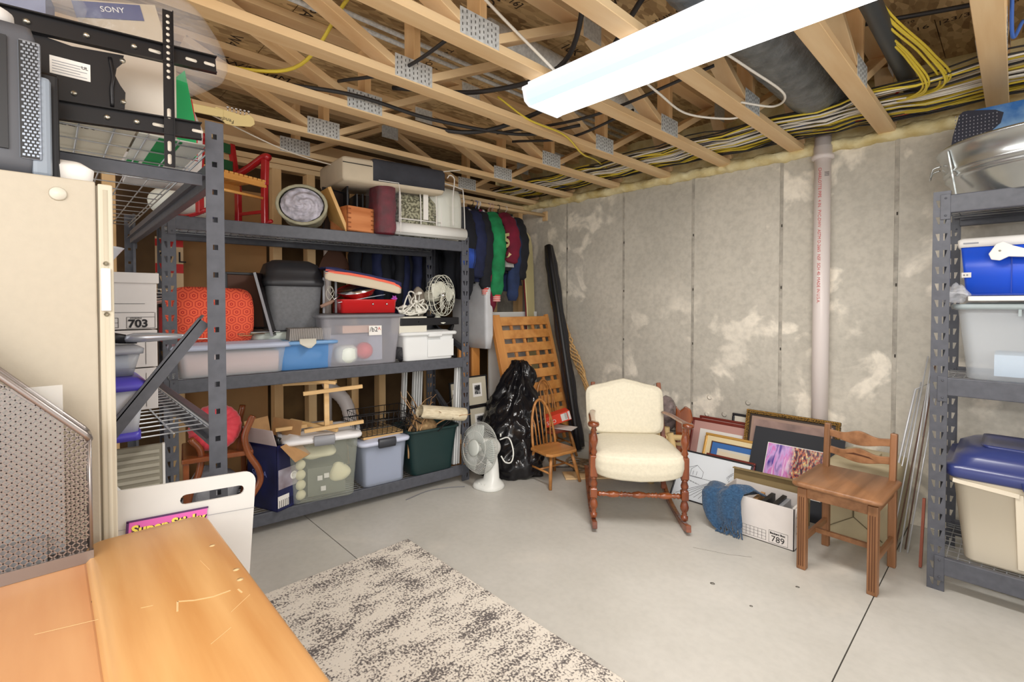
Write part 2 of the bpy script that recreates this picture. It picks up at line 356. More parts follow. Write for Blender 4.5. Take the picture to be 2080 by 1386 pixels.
# ducts and pipes between the trusses
DUCT=mat('grey_insulated_duct',(128,132,134),.4,metal=.5,n=.25,scale=14,bump=.6)
def duct(name,label,x,y0,y1,z,r,m,cat='duct',n=28):
    mb=MB().surf(lambda u,v:(x+r*cos(v*2*pi)*(1+.03*nz((0,u*30,v),1)),lerp(y0,y1,u),z+r*sin(v*2*pi)*(1+.03*sin(u*(y1-y0)*90))),60,n,False,True,caps=True)
    return tag(mb.build(name,m),label,cat)
duct('flexible_duct','wide grey insulated duct between two trusses right of the lamp',-.835,1.0,3.45,ZO-.2,.165,DUCT)
duct('round_duct','narrow grey metal duct behind the lamp',-1.85,1.6,3.3,ZO-.12,.06,PLATE)
duct('drain_pipe','black plastic pipe running beside the truss with yellow cables',-.43,.9,YW+.03,ZT+.14,.038,mat('abs_black',(62,64,64),.45),'pipe')
tag(MB().cyl((-2.3,-.2,ZO-.05),(-2.3,3.6,ZO-.05),.012,12).cyl((-2.33,-.2,ZO-.08),(-2.33,3.6,ZO-.08),.012,12).build('conduit',PLATE),'pair of thin steel conduits running under the subfloor','conduit')

# cable bundle along the concrete wall, resting over the chords
CAB={'yellow':mat('cable_yellow',(228,204,70),.4),'white':mat('cable_white',(232,226,214),.45),'black':mat('cable_black',(48,46,46),.45),'blue':mat('cable_blue',(70,110,190),.4),'red':mat('cable_red',(200,60,48),.45)}
rc=random.Random(3)
for i in range(64):
    c=rc.choices(['yellow','white','black','blue'],[30,34,28,6])[0]
    if i in (20,41): c='red'
    y0=3.2+.5*rc.random();pts=[];x=-3.7
    r_=.0042+.002*rc.random()
    ph=rc.random()*6
    x0=-3.72;x1=1.3
    if c=='red': x0=-1.0;x1=-.3
    n_=46
    lev=.045+rc.random()*.045
    for k in range(n_):
        x=lerp(x0,x1,k/(n_-1))
        spread=1.0 if x<-.6 else 1.35
        sag=0
        dd=min(abs(x-tx) for tx in TX);sag=-.05*min(1,dd/.22)**2*rc.choice([.4,1,1.2]) if False else -.03*min(1,dd/.24)**2*(.3+.7*((i*37)%10)/10)
        y=YW-.42+ (y0-3.42)*spread*.9+.03*sin(x*3+ph)+.022*nz((x*2.1,i*.7,0),1)
        pts.append((x,y,ZT+lev+sag+.012*nz((x*3,i,4),1)))
    nm={'yellow':'yellow','white':'white','black':'black','blue':'blue','red':'red'}[c]
    o=MB().tube(pts,r_,6).build('electrical_cable',CAB[c])
    tag(o,{'yellow':'yellow electrical cable in the bundle lying over the chords beside the concrete wall','white':'white electrical cable in the bundle lying over the chords beside the concrete wall','black':'black electrical cable in the bundle lying over the chords beside the concrete wall','blue':'blue network cable in the bundle lying over the chords beside the concrete wall','red':'short red cable in the bundle between two trusses right of the lamp'}[c],'cable',nm+' cables along the concrete wall')
def cable(label,pts,c,r=.006,name='electrical_cable',n=10,group=None):
    return tag(MB().tube(bez(pts,n),r,7).build(name,CAB[c] if isinstance(c,str) else c),label,'cable',group)
# yellow hanging loops right of lamp
for k in range(9):
    rr=random.Random(k);o_=rr.random()*.05
    cable('yellow cable of the bunch drooping beside the black pipe right of the lamp',[(-.50+o_,1.0,ZO-.06),(-.5+o_,1.8+.1*rr.random(),ZO-.1),(-.47+o_*1.3,2.5,ZT+.17-.03*rr.random()),(-.40+o_*2.2,3.0,ZT+.10),(-.37+o_*2.5,3.25+.05*rr.random(),ZT+.02+.02*rr.random()),(-.52+o_,3.45,ZT+.05),(-.7,3.5,ZT+.06)],'yellow',.0052,group='drooping yellow cables')
cable('black cable strapped along the truss second left of the lamp',[(-2.68,.2,ZT+.035),(-2.66,.62,ZT+.02),(-2.53,1.2,ZT+.06),(-2.45,1.7,ZT+.03),(-2.3,2.3,ZT+.05),(-2.05,2.6,ZT+.12)],'black',.011)
cable('thick black cable pair under the subfloor, upper left',[(-2.0,.2,ZO-.13),(-2.0,.9,ZO-.14),(-1.95,1.3,ZO-.16),(-1.9,1.8,ZO-.1)],'black',.016)
cable('thick black cable sagging between trusses left of the lamp',[(-2.75,1.6,ZT+.1),(-2.5,1.95,ZT+.03),(-2.2,2.15,ZT+.07),(-1.7,2.2,ZT+.16),(-1.2,2.0,ZO-.06)],'black',.014)
cable('thick black cable crossing behind the lamp tip',[(-2.5,1.45,ZT+.16),(-2.05,1.75,ZT+.09),(-1.6,1.9,ZT+.14),(-1.2,1.6,ZO-.05)],'black',.013)
cable('thin yellow cable hanging in a slack curve left of the lamp',[(-2.1,1.9,ZT+.12),(-2.05,2.1,ZT+.03),(-2.02,2.4,ZT+.0),(-2.15,2.75,ZT-.015),(-2.3,3.1,ZT+.05),(-2.4,3.4,ZT+.06)],'yellow',.006)
cable('pair of yellow cables above the plastic bags',[(-2.95,.1,ZT+.12),(-2.72,.5,ZT+.07),(-2.5,.9,ZT+.09),(-2.1,1.0,ZT+.3)],'yellow',.009)
cable('white pull cable hanging under the trusses by the lamp middle',[(-1.25,1.95,2.46),(-1.25,2.2,ZT-.03),(-1.3,2.6,ZT-.012),(-1.18,2.86,ZT-.006),(-1.1,2.95,ZT+.02)],'white',.006)
cable('white cable hanging under the truss right of the lamp middle',[(-.9,1.97,2.46),(-.86,2.3,ZT-.012),(-.83,2.7,ZT-.02),(-.93,2.86,ZT-.008),(-1.05,2.72,ZT+.01)],'white',.006)
cable('white cable running diagonally to the left end of the lamp',[(-1.48,.95,ZO-.1),(-1.55,1.3,ZT+.2),(-1.5,1.72,2.46)],'white',.007)
cable('thin white cord strung over the doll chair',[(-3.0,.55,2.42),(-3.2,1.2,2.33),(-3.3,1.9,2.36),(-3.1,2.4,2.45)],'white',.004)
cable('black cable crossing the rightmost truss bays above the tub',[(-.5,2.2,ZO-.05),(-.1,2.62,ZO-.05),(.3,2.9,ZO-.08)],'black',.012)
cable('second black cable over the rightmost truss bays nearer the wall',[(-.55,3.0,ZO-.07),(-.1,3.15,ZO-.09),(.4,3.35,ZO-.07)],'black',.011)
cable('red cable curving down the foam right of the lamp',[(-.45,3.75,ZO-.06),(-.5,3.7,ZO-.2),(-.6,3.55,ZT+.08)],'red',.006)
cable('blue cable hanging down the right side of the rightmost truss',[(-.02,2.3,ZO-.05),(-.03,2.7,ZT+.2),(-.03,2.95,ZT+.05),(0.0,3.0,ZT+.12)],'blue',.007)
for k,(y,x0,x1) in enumerate(((2.3,-2.55,-1.1),(2.5,-2.6,-1.7),(1.15,-2.55,-1.65))):
    cable(['black cable running across the trusses behind the lamp','second black cable running across the trusses behind the lamp','black cable across the trusses near the first nail plates'][k],[(x0,y,ZT+.12),((x0+x1)/2,y+.12,ZT+.07),(x1,y+.2,ZT+.15)],'black',.009)
# ------------------------------------------------------------ steel racks
def slotted(mb,w,h,z0=0,pitch=.079,y=0):
    # face in the x-z plane (x 0..w), two columns of tapered slots
    cs=[w*.27,w*.73];sw=.0075;n=int(h/pitch)
    zb=0
    xs_=[0,w*.5,w]
    for k in range(n+1):
        za=k*pitch;zc=min(h,za+pitch)
        if zc-za<pitch*.9:
            mb.add([(0,y,za),(w,y,za),(w,y,h),(0,y,h)],[(0,1,2,3)]);break
        zl,zh=za+.022,za+.056
        for c in (0,1):
            x0,x1=xs_[c],xs_[c+1];cx=cs[c];sg=-1 if c==0 else 1
            a=(cx-sg*-sw if False else cx-sw,zh);b=(cx+sw,zh)
            lo0=(cx-sw+(.009 if c==0 else 0),zl);lo1=(cx+sw-(0 if c==0 else .009),zl)
            P=[(x0,za),(x1,za),(x1,zc),(x0,zc),lo0,lo1,b,a]
            mb.add([(p[0],y,p[1]) for p in P],[(0,1,5,4),(1,2,6,5),(2,3,7,6),(3,0,4,7)])
def square_face(mb,d,h,x,pitch=.079):
    n=int(h/pitch);s=.0065;c=d*.5
    for k in range(n+1):
        za=k*pitch;zc=min(h,za+pitch)
        if zc-za<pitch*.9:
            mb.add([(x,0,za),(x,d,za),(x,d,h),(x,0,h)],[(0,1,2,3)]);break
        zl,zh=za+.034,za+.049
        P=[(0,za),(d,za),(d,zc),(0,zc),(c-s,zl),(c+s,zl),(c+s,zh),(c-s,zh)]
        mb.add([(x,p[0],p[1]) for p in P],[(0,1,5,4),(1,2,6,5),(2,3,7,6),(3,0,4,7)])
def rack(name,label,loc,rz,W,D,H,levels,bh=.075,pw=.062,pd=.045,decks=None,braces=()):
    t=thing(name,label,'shelving rack',loc,rz)
    for fx in (0,1):
        for fy in (0,1):
            mb=MB();slotted(mb,pw,H)
            sm=MB();square_face(sm,pd,H,0 if fx==0 else pw)
            mb.add(sm.v,sm.f);
            # inner return lip
            x=pw if fx==0 else 0
            mb.add([(x,0,0),(x,.012,0),(x,.012,H),(x,0,H)],[(0,1,2,3)])
            M=TR((fx*(W-pw),0 if fy==0 else D,0))
            if fy==1: M=M@Matrix.Scale(-1,4,(0,1,0))
            mb.v=[tuple(M@Vector(v)) for v in mb.v]
            mb.build('post',RACK,t,solid=.0022)
    for z in levels:
        for fy in (0,1):
            y0=-.004 if fy==0 else D-.026
            b=MB().box(pw-.004,y0,z-bh,W-pw+.004,y0+.03,z).build('beam',RACK,t,bevel=.004)
            # stepped lip that carries the deck
            ly=y0+.03 if fy==0 else y0-.014
            MB().box(pw,ly,z-bh*.62,W-pw,ly+.014,z-bh*.56).build('deck_ledge',RACK,b)
            for fx in (0,1):
                xx=pw*.42 if fx==0 else W-pw
                yy=-.007 if fy==0 else D+.001
                c=MB().box(xx,yy,z-bh-.03,xx+pw*.58,yy+.005,z+.004).build('connector',RACK,b,bevel=.0015)
                for dz in (-.015,-bh-.012):
                    MB().lathe([(.005,0),(.004,.003),(0,.0035)],8,TR((xx+pw*.3,yy,z+dz),rx=rad(90))).build('rivet',RACK,b)
    for (x,ya,za,yb,zb_) in braces:
        MB().beam((x,ya,za),(x,yb,zb_),.006,.034,(0,0,1)).beam((x+.012,ya,za+.017),(x+.012,yb,zb_+.017),.03,.003,(0,0,1)).build('cross_brace',RACK,t)
    for (z,nx,ny) in (decks or []):
        mb=MB();zz=z-.012
        for k in range(ny): # wires along the width
            y=lerp(.03,D-.03,k/(ny-1));mb.tube([(pw*.5,y,zz),(W-pw*.5,y,zz)],.0024,5)
        for k in range(nx):
            x=lerp(pw,W-pw,k/(nx-1));mb.tube([(x,.02,zz-.004),(x,D-.02,zz-.004)],.0024,5)
        for y in (.025,D-.025): mb.tube([(pw*.5,y,zz-.012),(W-pw*.5,y,zz-.012)],.003,5)
        mb.build('wire_deck',WIRE,t)
    return t
AR=rad(84.3)
A0=Vector((-3.155,.445,0));AU=Vector((cos(AR),sin(AR),0));AV=Vector((-sin(AR),cos(AR),0))
def A(u,v,z): return tuple(A0+AU*u+AV*v+Vector((0,0,z)))    # along the rack, into the rack, up
rackA=rack('storage_rack','long dark grey steel storage rack with three loaded shelves along the stud wall','' or tuple(A0),AR,1.94,.58,1.90,(1.86,.965,.125),
    decks=[(1.855,40,9),(.96,40,9),(.12,8,15)],braces=((1.92,.06,1.02,.52,1.18),(1.92,.06,.35,.52,.62),(.02,.06,1.02,.52,1.4)))
# rack beside the cabinet, end on to the camera: beams run along X, local x -> -X
rackB=rack('storage_rack','tall grey steel rack end-on behind the beige cabinet, slotted post in the foreground',(-1.60,.375,0),pi,2.0,.62,1.90,(1.80,1.018),
    decks=[(1.85,15,9),(1.028,30,7)],bh=.07,braces=((.02,.05,1.735,.57,1.735),(.02,.05,1.33,.57,.62)))
rackC=rack('storage_rack','dark grey steel rack at right against the concrete wall, holding the galvanised tub',(-.285,3.08,0),0,1.25,.6,1.915,(1.895,1.03,.165),
    decks=[(1.885,5,9),(1.02,28,9),(.155,28,9)],bh=.085)
ZS=.965+.002;ZTp=1.86;ZB=.125;

# ------------------------------------------------------------ generic containers
def tote(name,label,cat,loc,rz,L,W,H,body,lidm=None,taper=.86,lid_h=.03,r=.03,latch=None,rim=.012,group=None,ribs=0,open_top=False,lat_col=None,lidshape=None):
    t=thing(name,label,cat,loc,rz,group)
    a,b=L/2,W/2;k=taper
    mb=MB();rings=[(0,0,a*k,b*k,0,r),(0,0,a*k+.004,b*k+.004,.006,r)]
    for q in (.25,.5,.75,.93): rings.append((0,0,lerp(a*k,a,q),lerp(b*k,b,q),H*q,r))
    rings+= [(0,0,a,b,H*.95,r),(0,0,a+rim,b+rim,H*.952,r+.005),(0,0,a+rim,b+rim,H,r+.005),(0,0,a-.006,b-.006,H,r)]
    if open_top: rings+=[(0,0,a*k+.0,b*k+.0,.02,r)]
    mb.loft(rings,5,cap1=open_top)
    mb.build('bin_body',body,t,)
    for s_ in range(ribs):
        x=lerp(-a*.62,a*.62,s_/(ribs-1) if ribs>1 else .5)
        for sg in (-1,1): MB().beam((x*k,sg*(b*k+.002),.02),(x,sg*(b+.001),H*.9),.012,.006,(0,sg,0)).build('rib',body,t)
    if lidm:
        mb=MB();o=rim+.008
        mb.loft([(0,0,a+o,b+o,H-.012,r+.01),(0,0,a+o+.003,b+o+.003,H+.004,r+.01),(0,0,a+o-.004,b+o-.004,H+lid_h*.6,r+.01),(0,0,a-.02,b-.02,H+lid_h*.62,r),(0,0,a-.035,b-.035,H+lid_h,r),(0,0,a-.06,b-.06,H+lid_h,r)],5)
        mb.build('lid',lidm,t)
    if latch:
        for sg in (-1,1):
            MB().loft([(0,0,.06,.012,-.03,.006),(0,0,.065,.016,.0,.006),(0,0,.062,.012,.03,.006)],3,TR((0,sg*(b+rim+.01),H))).build('latch',latch,t)
            MB().loft([(0,0,.012,.05,-.03,.006),(0,0,.016,.055,.0,.006),(0,0,.012,.05,.03,.006)],3,TR((sg*(a+rim+.01),0,H))).build('latch',latch,t)
    return t
def openbox(t,L,W,H,m,th=.004,flaps=None):
    MB().box(-L/2,-W/2,0,L/2,W/2,th).box(-L/2,-W/2,0,L/2,-W/2+th,H).box(-L/2,W/2-th,0,L/2,W/2,H).box(-L/2,-W/2,0,-L/2+th,W/2,H).box(L/2-th,-W/2,0,L/2,W/2,H).build('box_wall',m,t)
def cushion(mb,L,W,T,M=None,mi=0,n=14):
    def f(sgn):
        def g(u,v):
            x=(u-.5)*L;y=(v-.5)*W
            e=(1-abs(2*u-1)**4)*(1-abs(2*v-1)**4)
            return (x,y,sgn*T/2*max(e,0)**.6)
        return g
    mb.surf(f(1),n,n,M=M,mi=mi);mb.surf(f(-1),n,n,M=M,mi=mi)
    return mb
def bag(mb,L,W,H,seed=0,amp=.03,k=6,n=(20,28),M=None,mi=0,top=.5):
    def f(u,v):
        a=v*2*pi;prof=sin(pi*min(1,u*.96+.04))**.55 if u<.97 else .12
        z=u*H;c,s_=cos(a),sin(a);e=1.0
        x=L/2*prof*abs(c)**.7*(1 if c>0 else -1);y=W/2*prof*abs(s_)**.7*(1 if s_>0 else -1)
        d=amp*nz((x*1.0,y,z),k,seed)*2
        return (x*(1+d/max(L,.05)*2),y*(1+d/max(W,.05)*2),max(0,z+amp*nz((x,y,z),k*1.7,seed+3)))
    return mb.surf(f,n[0],n[1],False,True,M=M,mi=mi,caps=True)

# ================= TOP SHELF of the long rack
RCH=mat('red_paint',(176,30,38),.25,coat=.5);GRN=mat('green_paint',(40,96,62),.35);LWOOD=wood('varnished_slat',(240,184,106),(220,150,72),0,.35,5,.3)
AXY=AR
t=thing('doll_rocker','small red, green and natural wood child rocking chair on the top shelf','chair',(A(.55,.06,ZTp)[0]+.40*.37-.16*.93,A(.55,.06,ZTp)[1]-.40*.93-.16*.37,ZTp+.008),rad(111.7))
W_=.40
for sx in (0,1):
    x=sx*W_
    s_=MB().tube(bez([(x,-.16,.018),(x,-.05,.0),(x,.08,.0),(x,.22,.03)],5),.012,6);s_.build('rocker',RCH,t)
    for y in (-.10,.14): MB().beam((x,y,.0),(x,y,.24 if y<0 else .26),.03,.034,(0,1,0)).build('leg',RCH,t,bevel=.004)
    MB().beam((x,-.10,.24),(x,-.11,.40),.03,.044,(0,1,0)).build('arm_post',RCH,t,bevel=.005)
    MB().tube(bez([(x,-.14,.405),(x,-.10,.415),(x,.02,.37),(x,.15,.33)],5),.022,8).build('arm',RCH,t)
    MB().beam((x,.14,.22),(x,.20,.53),.03,.036,(0,1,0)).build('back_post',RCH,t,bevel=.004)
    MB().beam((x,-.10,.08),(x,.14,.08),.014,.02).build('side_rail',RCH,t)
for z,y in ((.385,.173),(.495,.193)): MB().cbox((W_/2,y,z),(W_,.014,.062)).build('back_slat',GRN,t,bevel=.005)
for k in range(13): MB().cbox((W_/2-W_/2+.02+k*.030,.01,.262),(.024,.27,.012)).build('seat_slat',LWOOD,t,bevel=.004)
for y,z in ((-.11,.24),(.13,.24)): MB().cbox((W_/2,y,z),(W_,.02,.035)).build('seat_rail',LWOOD,t,bevel=.004)
MB().cyl((0,-.1,.16),(W_,-.1,.16),.009,8).build('stretcher',LWOOD,t)
# guitar
MAP=mat('maple',(240,216,150),.3,coat=.4)
t=thing('electric_guitar','electric guitar with pale maple headstock poking past the rack post over the doll chair','guitar',(-2.94,.845,2.375),rad(84+180),rx=rad(82))
hp=[(0,.0),(.006,.03),(.03,.045),(.06,.034),(.15,.044),(.185,.05),(.2,.028),(.19,.01),(.17,.012),(.165,-.002),(.14,-.028),(.10,-.03),(.02,-.018)]
MB().prism(hp,-.007,.007).build('headstock',MAP,t,bevel=.002)
MB().box(.15,-.0,-.009,.62,.042,.006).build('neck',MAP,t,bevel=.003)
for k in range(6):
    o=MB().cyl((.03+k*.02,.036,0),(.03+k*.02,.058,0),.003,6).loft([(0,0,.006,.003,0,.003),(0,0,.007,.004,.008,.003)],2,TR((.03+k*.02,.058,0),rx=rad(-90))).build('tuner',CHROME,t)
text('headstock_script','Fender',.028,(.1,-.004,-.0075),(pi,0,rad(10)),INK,t)
bp=[(.6,-.11),(.66,-.15),(.75,-.12),(.84,-.16),(.92,-.12),(.94,.02),(.92,.15),(.84,.2),(.75,.16),(.68,.2),(.6,.16),(.64,.06),(.64,-.02)]
MB().prism(bp,-.02,.02).build('guitar_body',mat('guitar_cream',(228,222,208),.3,coat=.5),t,bevel=.008)
# rolled sleeping bag
t=thing('sleeping_bag','khaki stuff sack with silvery lilac sleeping bag bulging out, on the top shelf','sleeping bag',A(.745,.10,ZTp+.130),AR+rad(-108),rx=rad(0));t.scale=(.93,.93,.93)
KH=mat('khaki_cloth',(176,172,146),.8,n=.15,bump=.3,scale=12);LIL=mat('silver_lilac_cloth',(206,202,214),.5,n=.25,scale=30,bump=.6,bscale=40)
def sack(u,v):
    a=v*2*pi;r=.132*(1 if u>.15 else sqrt(max(.02,u/.15)))*(1+.05*nz((cos(a),sin(a),u*3),2,4))
    return (lerp(-.17,.15,u),r*1.12*cos(a),r*.94*sin(a)+.004*sin(9*a))
MB().surf(sack,18,32,False,True).build('stuff_sack',KH,t,solid=.004)
def swirl(u,v):
    a=v*2*pi;r=.12*u*(1+.05*nz((cos(a),sin(a),u*4),3,9));dd=.035*sin(u*16+a*3+2*nz((cos(a)*u,sin(a)*u,0),4))*u**.5
    return (.14+.055*(1-u*u)+dd*.35,r*1.1*cos(a),r*.92*sin(a))
MB().surf(swirl,26,48,False,True).build('bag_filling',LIL,t)
MB().tube([(.15,.15*cos(g),.125*sin(g)) for g in [2*pi*k/24 for k in range(24)]],.011,6,closed=True).build('drawstring_hem',KH,t)
# leaning board, record crate
t=thing('wooden_board','yellow wooden board leaning behind the wooden crate on the top shelf','board',A(.875,.12,ZTp),AR)
MB().beam((.115,0,.0),(.0,.0,.27),.26,.022,(1,0,0)).build('board',wood('board_w',(214,170,104),(190,140,76),2),t,bevel=.002)
t=thing('wooden_crate','small open orange wooden crate at the front of the top shelf','crate',A(1.06,.10,ZTp),AR+rad(12))
CR=wood('crate_wood',(214,140,88),(188,112,62),0,.45,8,.2)
L_,W2,H_=.20,.22,.165
for nm,b in (('crate_side',(-L_/2,-W2/2,0,L_/2,-W2/2+.012,H_)),('crate_side',(-L_/2,W2/2-.012,0,L_/2,W2/2,H_)),('crate_end',(-L_/2,-W2/2,0,-L_/2+.012,W2/2,H_)),('crate_end',(L_/2-.012,-W2/2,0,L_/2,W2/2,H_)),('crate_base',(-L_/2,-W2/2,0,L_/2,W2/2,.01))): MB().box(*b).build(nm,CR,t,bevel=.002)
fk=MB()
for k in range(5): fk.box(-.1,-.1105,.02+k*.03,-.075,-.1098,.03+k*.03);fk.box(.075,-.1105,.02+k*.03,.1,-.1098,.03+k*.03)
fk.build('finger_joint',mat('dark_joint',(150,82,40),.6),t)
for k,(u,h,a) in enumerate(((1.0,.31,-4),(1.06,.33,3),(1.13,.29,5),(1.185,.3,2))):
    t=thing('picture_frame',['black photo frame standing nearest the leaning board, behind the crate','thin black frame with grey edge just behind the crate','clear-edged black frame right of the thin black one','dark frame with pale photo beside the maroon blanket'][k],'frame',A(u,.24+.02*k,ZTp),AR+rad((80,80,80,80)[k]+a+(-50 if k==0 else 0)))
    MB().box(-.12,-.006,0,.12,.006,h).build('frame',BLK,t,bevel=.002);MB().box(-.11,-.008,.012,.11,-.0065,h-.012).build('pane',[mat('photo_dark',(60,50,46),.2),mat('grey_edge',(150,152,158),.3),mat('grey_edge'),PAPER][k],t)
# maroon blanket in a clear bag
MAR=mat('maroon_cloth',(112,14,36),.75,n=.35,scale=16,bump=.8,bscale=9)
t=thing('blanket_bag','maroon blanket folded in a clear zip bag standing upright on the top shelf','blanket',A(1.255,.05,ZTp),AR-rad(4))
def bl(u,v):
    a=v*2*pi;c,s_=cos(a),sin(a);q=.06+.012*sin(u*18)*(.5+.5*abs(s_))
    x=(.07+.004*sin(u*14))*abs(c)**.5*(1 if c>0 else -1);y=.13*abs(s_)**.5*(1 if s_>0 else -1)
    k=1-.12*abs(2*u-1)**6
    return (x*k,y*k,u*.33)
MB().surf(bl,40,28,False,True,caps=True).build('blanket',MAR,t)
MB().loft([(0,0,.075,.138,0,.02),(0,0,.08,.142,.1,.02),(0,0,.078,.142,.28,.02),(0,0,.07,.135,.345,.02)],4,cap0=False).build('clear_bag',FILM,t)
MB().tube([(.078,-.14,.01),(.082,-.142,.1),(.08,-.142,.26),(.07,-.135,.345),(-.07,-.135,.345)],.003,5).build('piping',PAPER,t)
# framed picture and olive comforter
t=thing('picture_frame','pale green framed botanical print between maroon blanket and olive comforter','frame',A(1.41,.14,ZTp),AR)
MB().box(-.075,-.008,0,.075,.008,.27).build('frame',mat('sage',(176,182,150),.5),t,bevel=.002);MB().box(-.06,-.0095,.015,.06,-.0085,.255).build('picture',mat('print_cream',(222,206,172),.6,c2=(176,160,110),scale=40,ramp=(.35,.45)),t)
OLV=mat('olive_pattern',(170,168,140),.8,c2=(88,86,62),scale=55,ramp=(.45,.55))
t=thing('comforter_bag','olive patterned comforter in a clear vinyl zip bag with white piping','comforter',A(1.545,.17,ZTp),AR)
MB().loft([(0,0,.16,.12,0,.03),(0,0,.165,.13,.1,.04),(0,0,.16,.125,.27,.05),(0,0,.13,.09,.32,.05)],5).build('comforter',OLV,t)
MB().loft([(0,0,.168,.128,0,.02),(0,0,.172,.136,.1,.03),(0,0,.168,.13,.29,.03),(0,0,.15,.11,.345,.03)],5,cap0=False).build('vinyl',FILM,t)
for x in (-.165,-.0,.165): MB().tube(bez([(x,-.128,.0),(x*1.03,-.139,.1),(x,-.132,.3),(x*.92,-.11,.345)],5),.005,5).build('piping',PAPER,t)
MB().tube([(-.165,-.139,.13),(.165,-.139,.13)],.005,5).build('piping',PAPER,t)
MB().box(.02,-.141,.14,.06,-.137,.33).build('zip_tape',PAPER,t)
MB().lathe([(0,.0),(.03,.0),(.025,.012),(0,.014)],16,TR((.03,-.134,.07),rx=rad(90))).build('green_label',mat('label_green',(80,160,130),.5),t)
# pillows in bag
PIL=mat('pillow_white',(222,224,214),.8,bump=.25,scale=8)
for k,(u,v,z) in enumerate(((1.80,.13,0),(1.80,.33,0))):
    t=thing('bed_pillow',['front white bed pillow in a clear bag at the right shelf end','white bed pillow behind the front one at the shelf end'][k],'pillow',A(u,v,ZTp+.215),AR+rad(16+10*k))
    cushion(MB(),.32,.42,.17,Matrix.Rotation(rad(90),4,'X')).build('pillow',PIL,t)
    def bg(u_,v_,k=k): return (0,0,0)
    MB().loft([(0,0,.155,.07,-.212,.03),(0,0,.168,.09,0,.05),(0,0,.155,.07,.2,.05),(0,0,.14,.03,.225,.03)],5,cap0=False).build('clear_bag',FILM,t)
    MB().tube(bez([(-.155,-.06,-.21),(-.165,-.08,.0),(-.155,-.06,.17),(-.13,-.04,.225),(.13,-.04,.225),(.155,-.06,.17),(.165,-.07,-.2)],5),.0045,5).build('piping',PAPER,t)
o=MB().tube(bez([(-.0,0,-.30),(-.002,0,-.1),(.012,0,.035),(.0,0,.07),(-.03,0,.075),(-.05,0,.05)],8),.0045,6).build('coat_hanger',PAPER);tag(o,'white wire hanger hook standing in front of the bagged pillows','hanger');o.location=A(1.80,.0,2.275);o.rotation_euler=(0,0,AR)
# rolled paper
t=thing('foam_roll','rolled sheet of white foam lying on the front edge of the top shelf','roll',A(1.30,.02,ZTp+.052),AR+rad(-2))
def spiral(u,v): a=u*2*pi*2.6;r=.024+.025*u; return (lerp(0,.60,v),r*cos(a),r*sin(a))
MB().surf(spiral,90,2).build('sheet',mat('foam_white',(226,226,222),.6),t,solid=.003)
# zip bag on top
ZB1=mat('bag_charcoal',(58,60,68),.8,n=.2,bump=.5,scale=6);ZB2=mat('bag_beige',(206,192,168),.8,n=.06)
t=thing('storage_bag','big flat bedding storage bag with charcoal top and front, beige sides, lying over the frames','bag',A(1.315,.19,ZTp+.335),AR+rad(-2),rx=rad(4),ry=rad(-1));t.scale=(.87,1,.95)
MB().loft([(0,0,.41,.26,0,.015),(0,0,.42,.27,.02,.015),(0,0,.42,.27,.15,.015),(0,0,.41,.26,.165,.02)],5,fn=lambda p:(p.x,p.y,p.z+.012*nz(p,5,1))).build('bag_body',ZB2,t)
MB().loft([(.115,-.0,.31,.275,.03,.015),(.115,0,.31,.276,.155,.015),(.115,0,.30,.265,.175,.02)],5,fn=lambda p:(p.x,p.y,p.z+.012*nz(p,5,1))).build('charcoal_panel',ZB1,t)
MB().tube([(-.42,-.272,.125),(-.2,-.276,.12)],.003,5).build('piping',BLK,t)
# white soft bag at left end
t=thing('pillow','white stuffed cushion bulging under the rack brace at the left end of the top shelf','cushion',A(.115,.20,ZTp+.10),AR)
MB().lathe([(0,-.08)]+[(.17*sin(pi*k/12)**.6,-.085*cos(pi*k/12)) for k in range(1,12)]+[(0,.085)],24).build('cushion',PIL,t)
o=tag(bag(MB(),.12,.1,.14,2,.02).build('blue_bag',mat('blue_cloth',(60,80,140),.8)),'small blue cloth bag by the white cushion','bag');o.location=A(.22,.42,ZTp)
# ================= MIDDLE SHELF of the long rack
HEX=bpy.data.materials.new('hexagon_print');HEX.use_nodes=True
def hexmat(m,base,line,scale):
    nt=m.node_tree;N=nt.nodes;L=nt.links;b=N['Principled BSDF'];b.inputs['Roughness'].default_value=.85
    tc=N.new('ShaderNodeTexCoord');sp=N.new('ShaderNodeSeparateXYZ');L.new(tc.outputs['UV'],sp.inputs[0])
    def M_(op,a,b_=None):
        n=N.new('ShaderNodeMath');n.operation=op
        for i,x in enumerate((a,b_)):
            if x is None: continue
            if isinstance(x,(int,float)): n.inputs[i].default_value=x
            else: L.new(x,n.inputs[i])
        return n.outputs[0]
    U=M_('MULTIPLY',sp.outputs[0],scale);V_=M_('MULTIPLY',sp.outputs[1],scale)
    def cell(ox,oy):
        fx=M_('SUBTRACT',M_('MODULO',M_('ADD',U,100+ox),1.0),.5)
        fy=M_('SUBTRACT',M_('MODULO',M_('ADD',V_,173.205+oy),1.732),.866)
        ax=M_('ABSOLUTE',fx);ay=M_('ABSOLUTE',fy)
        return M_('MAXIMUM',ax,M_('ADD',M_('MULTIPLY',ax,.5),M_('MULTIPLY',ay,.866)))
    d=M_('MINIMUM',cell(0,0),cell(.5,.866))
    r=N.new('ShaderNodeValToRGB');r.color_ramp.interpolation='CONSTANT';e=r.color_ramp.elements
    cols=[(0,base),(.075,line),(.145,base),(.33,line),(.385,base),(.5,base)]
    e[0].position=0;e[0].color=lin(base);e[1].position=.075;e[1].color=lin(line)
    for p,c in cols[2:]: q=e.new(p);q.color=lin(c)
    L.new(d,r.inputs[0]);L.new(r.outputs[0],b.inputs['Base Color'])
hexmat(HEX,(236,100,68),(176,24,34),16)
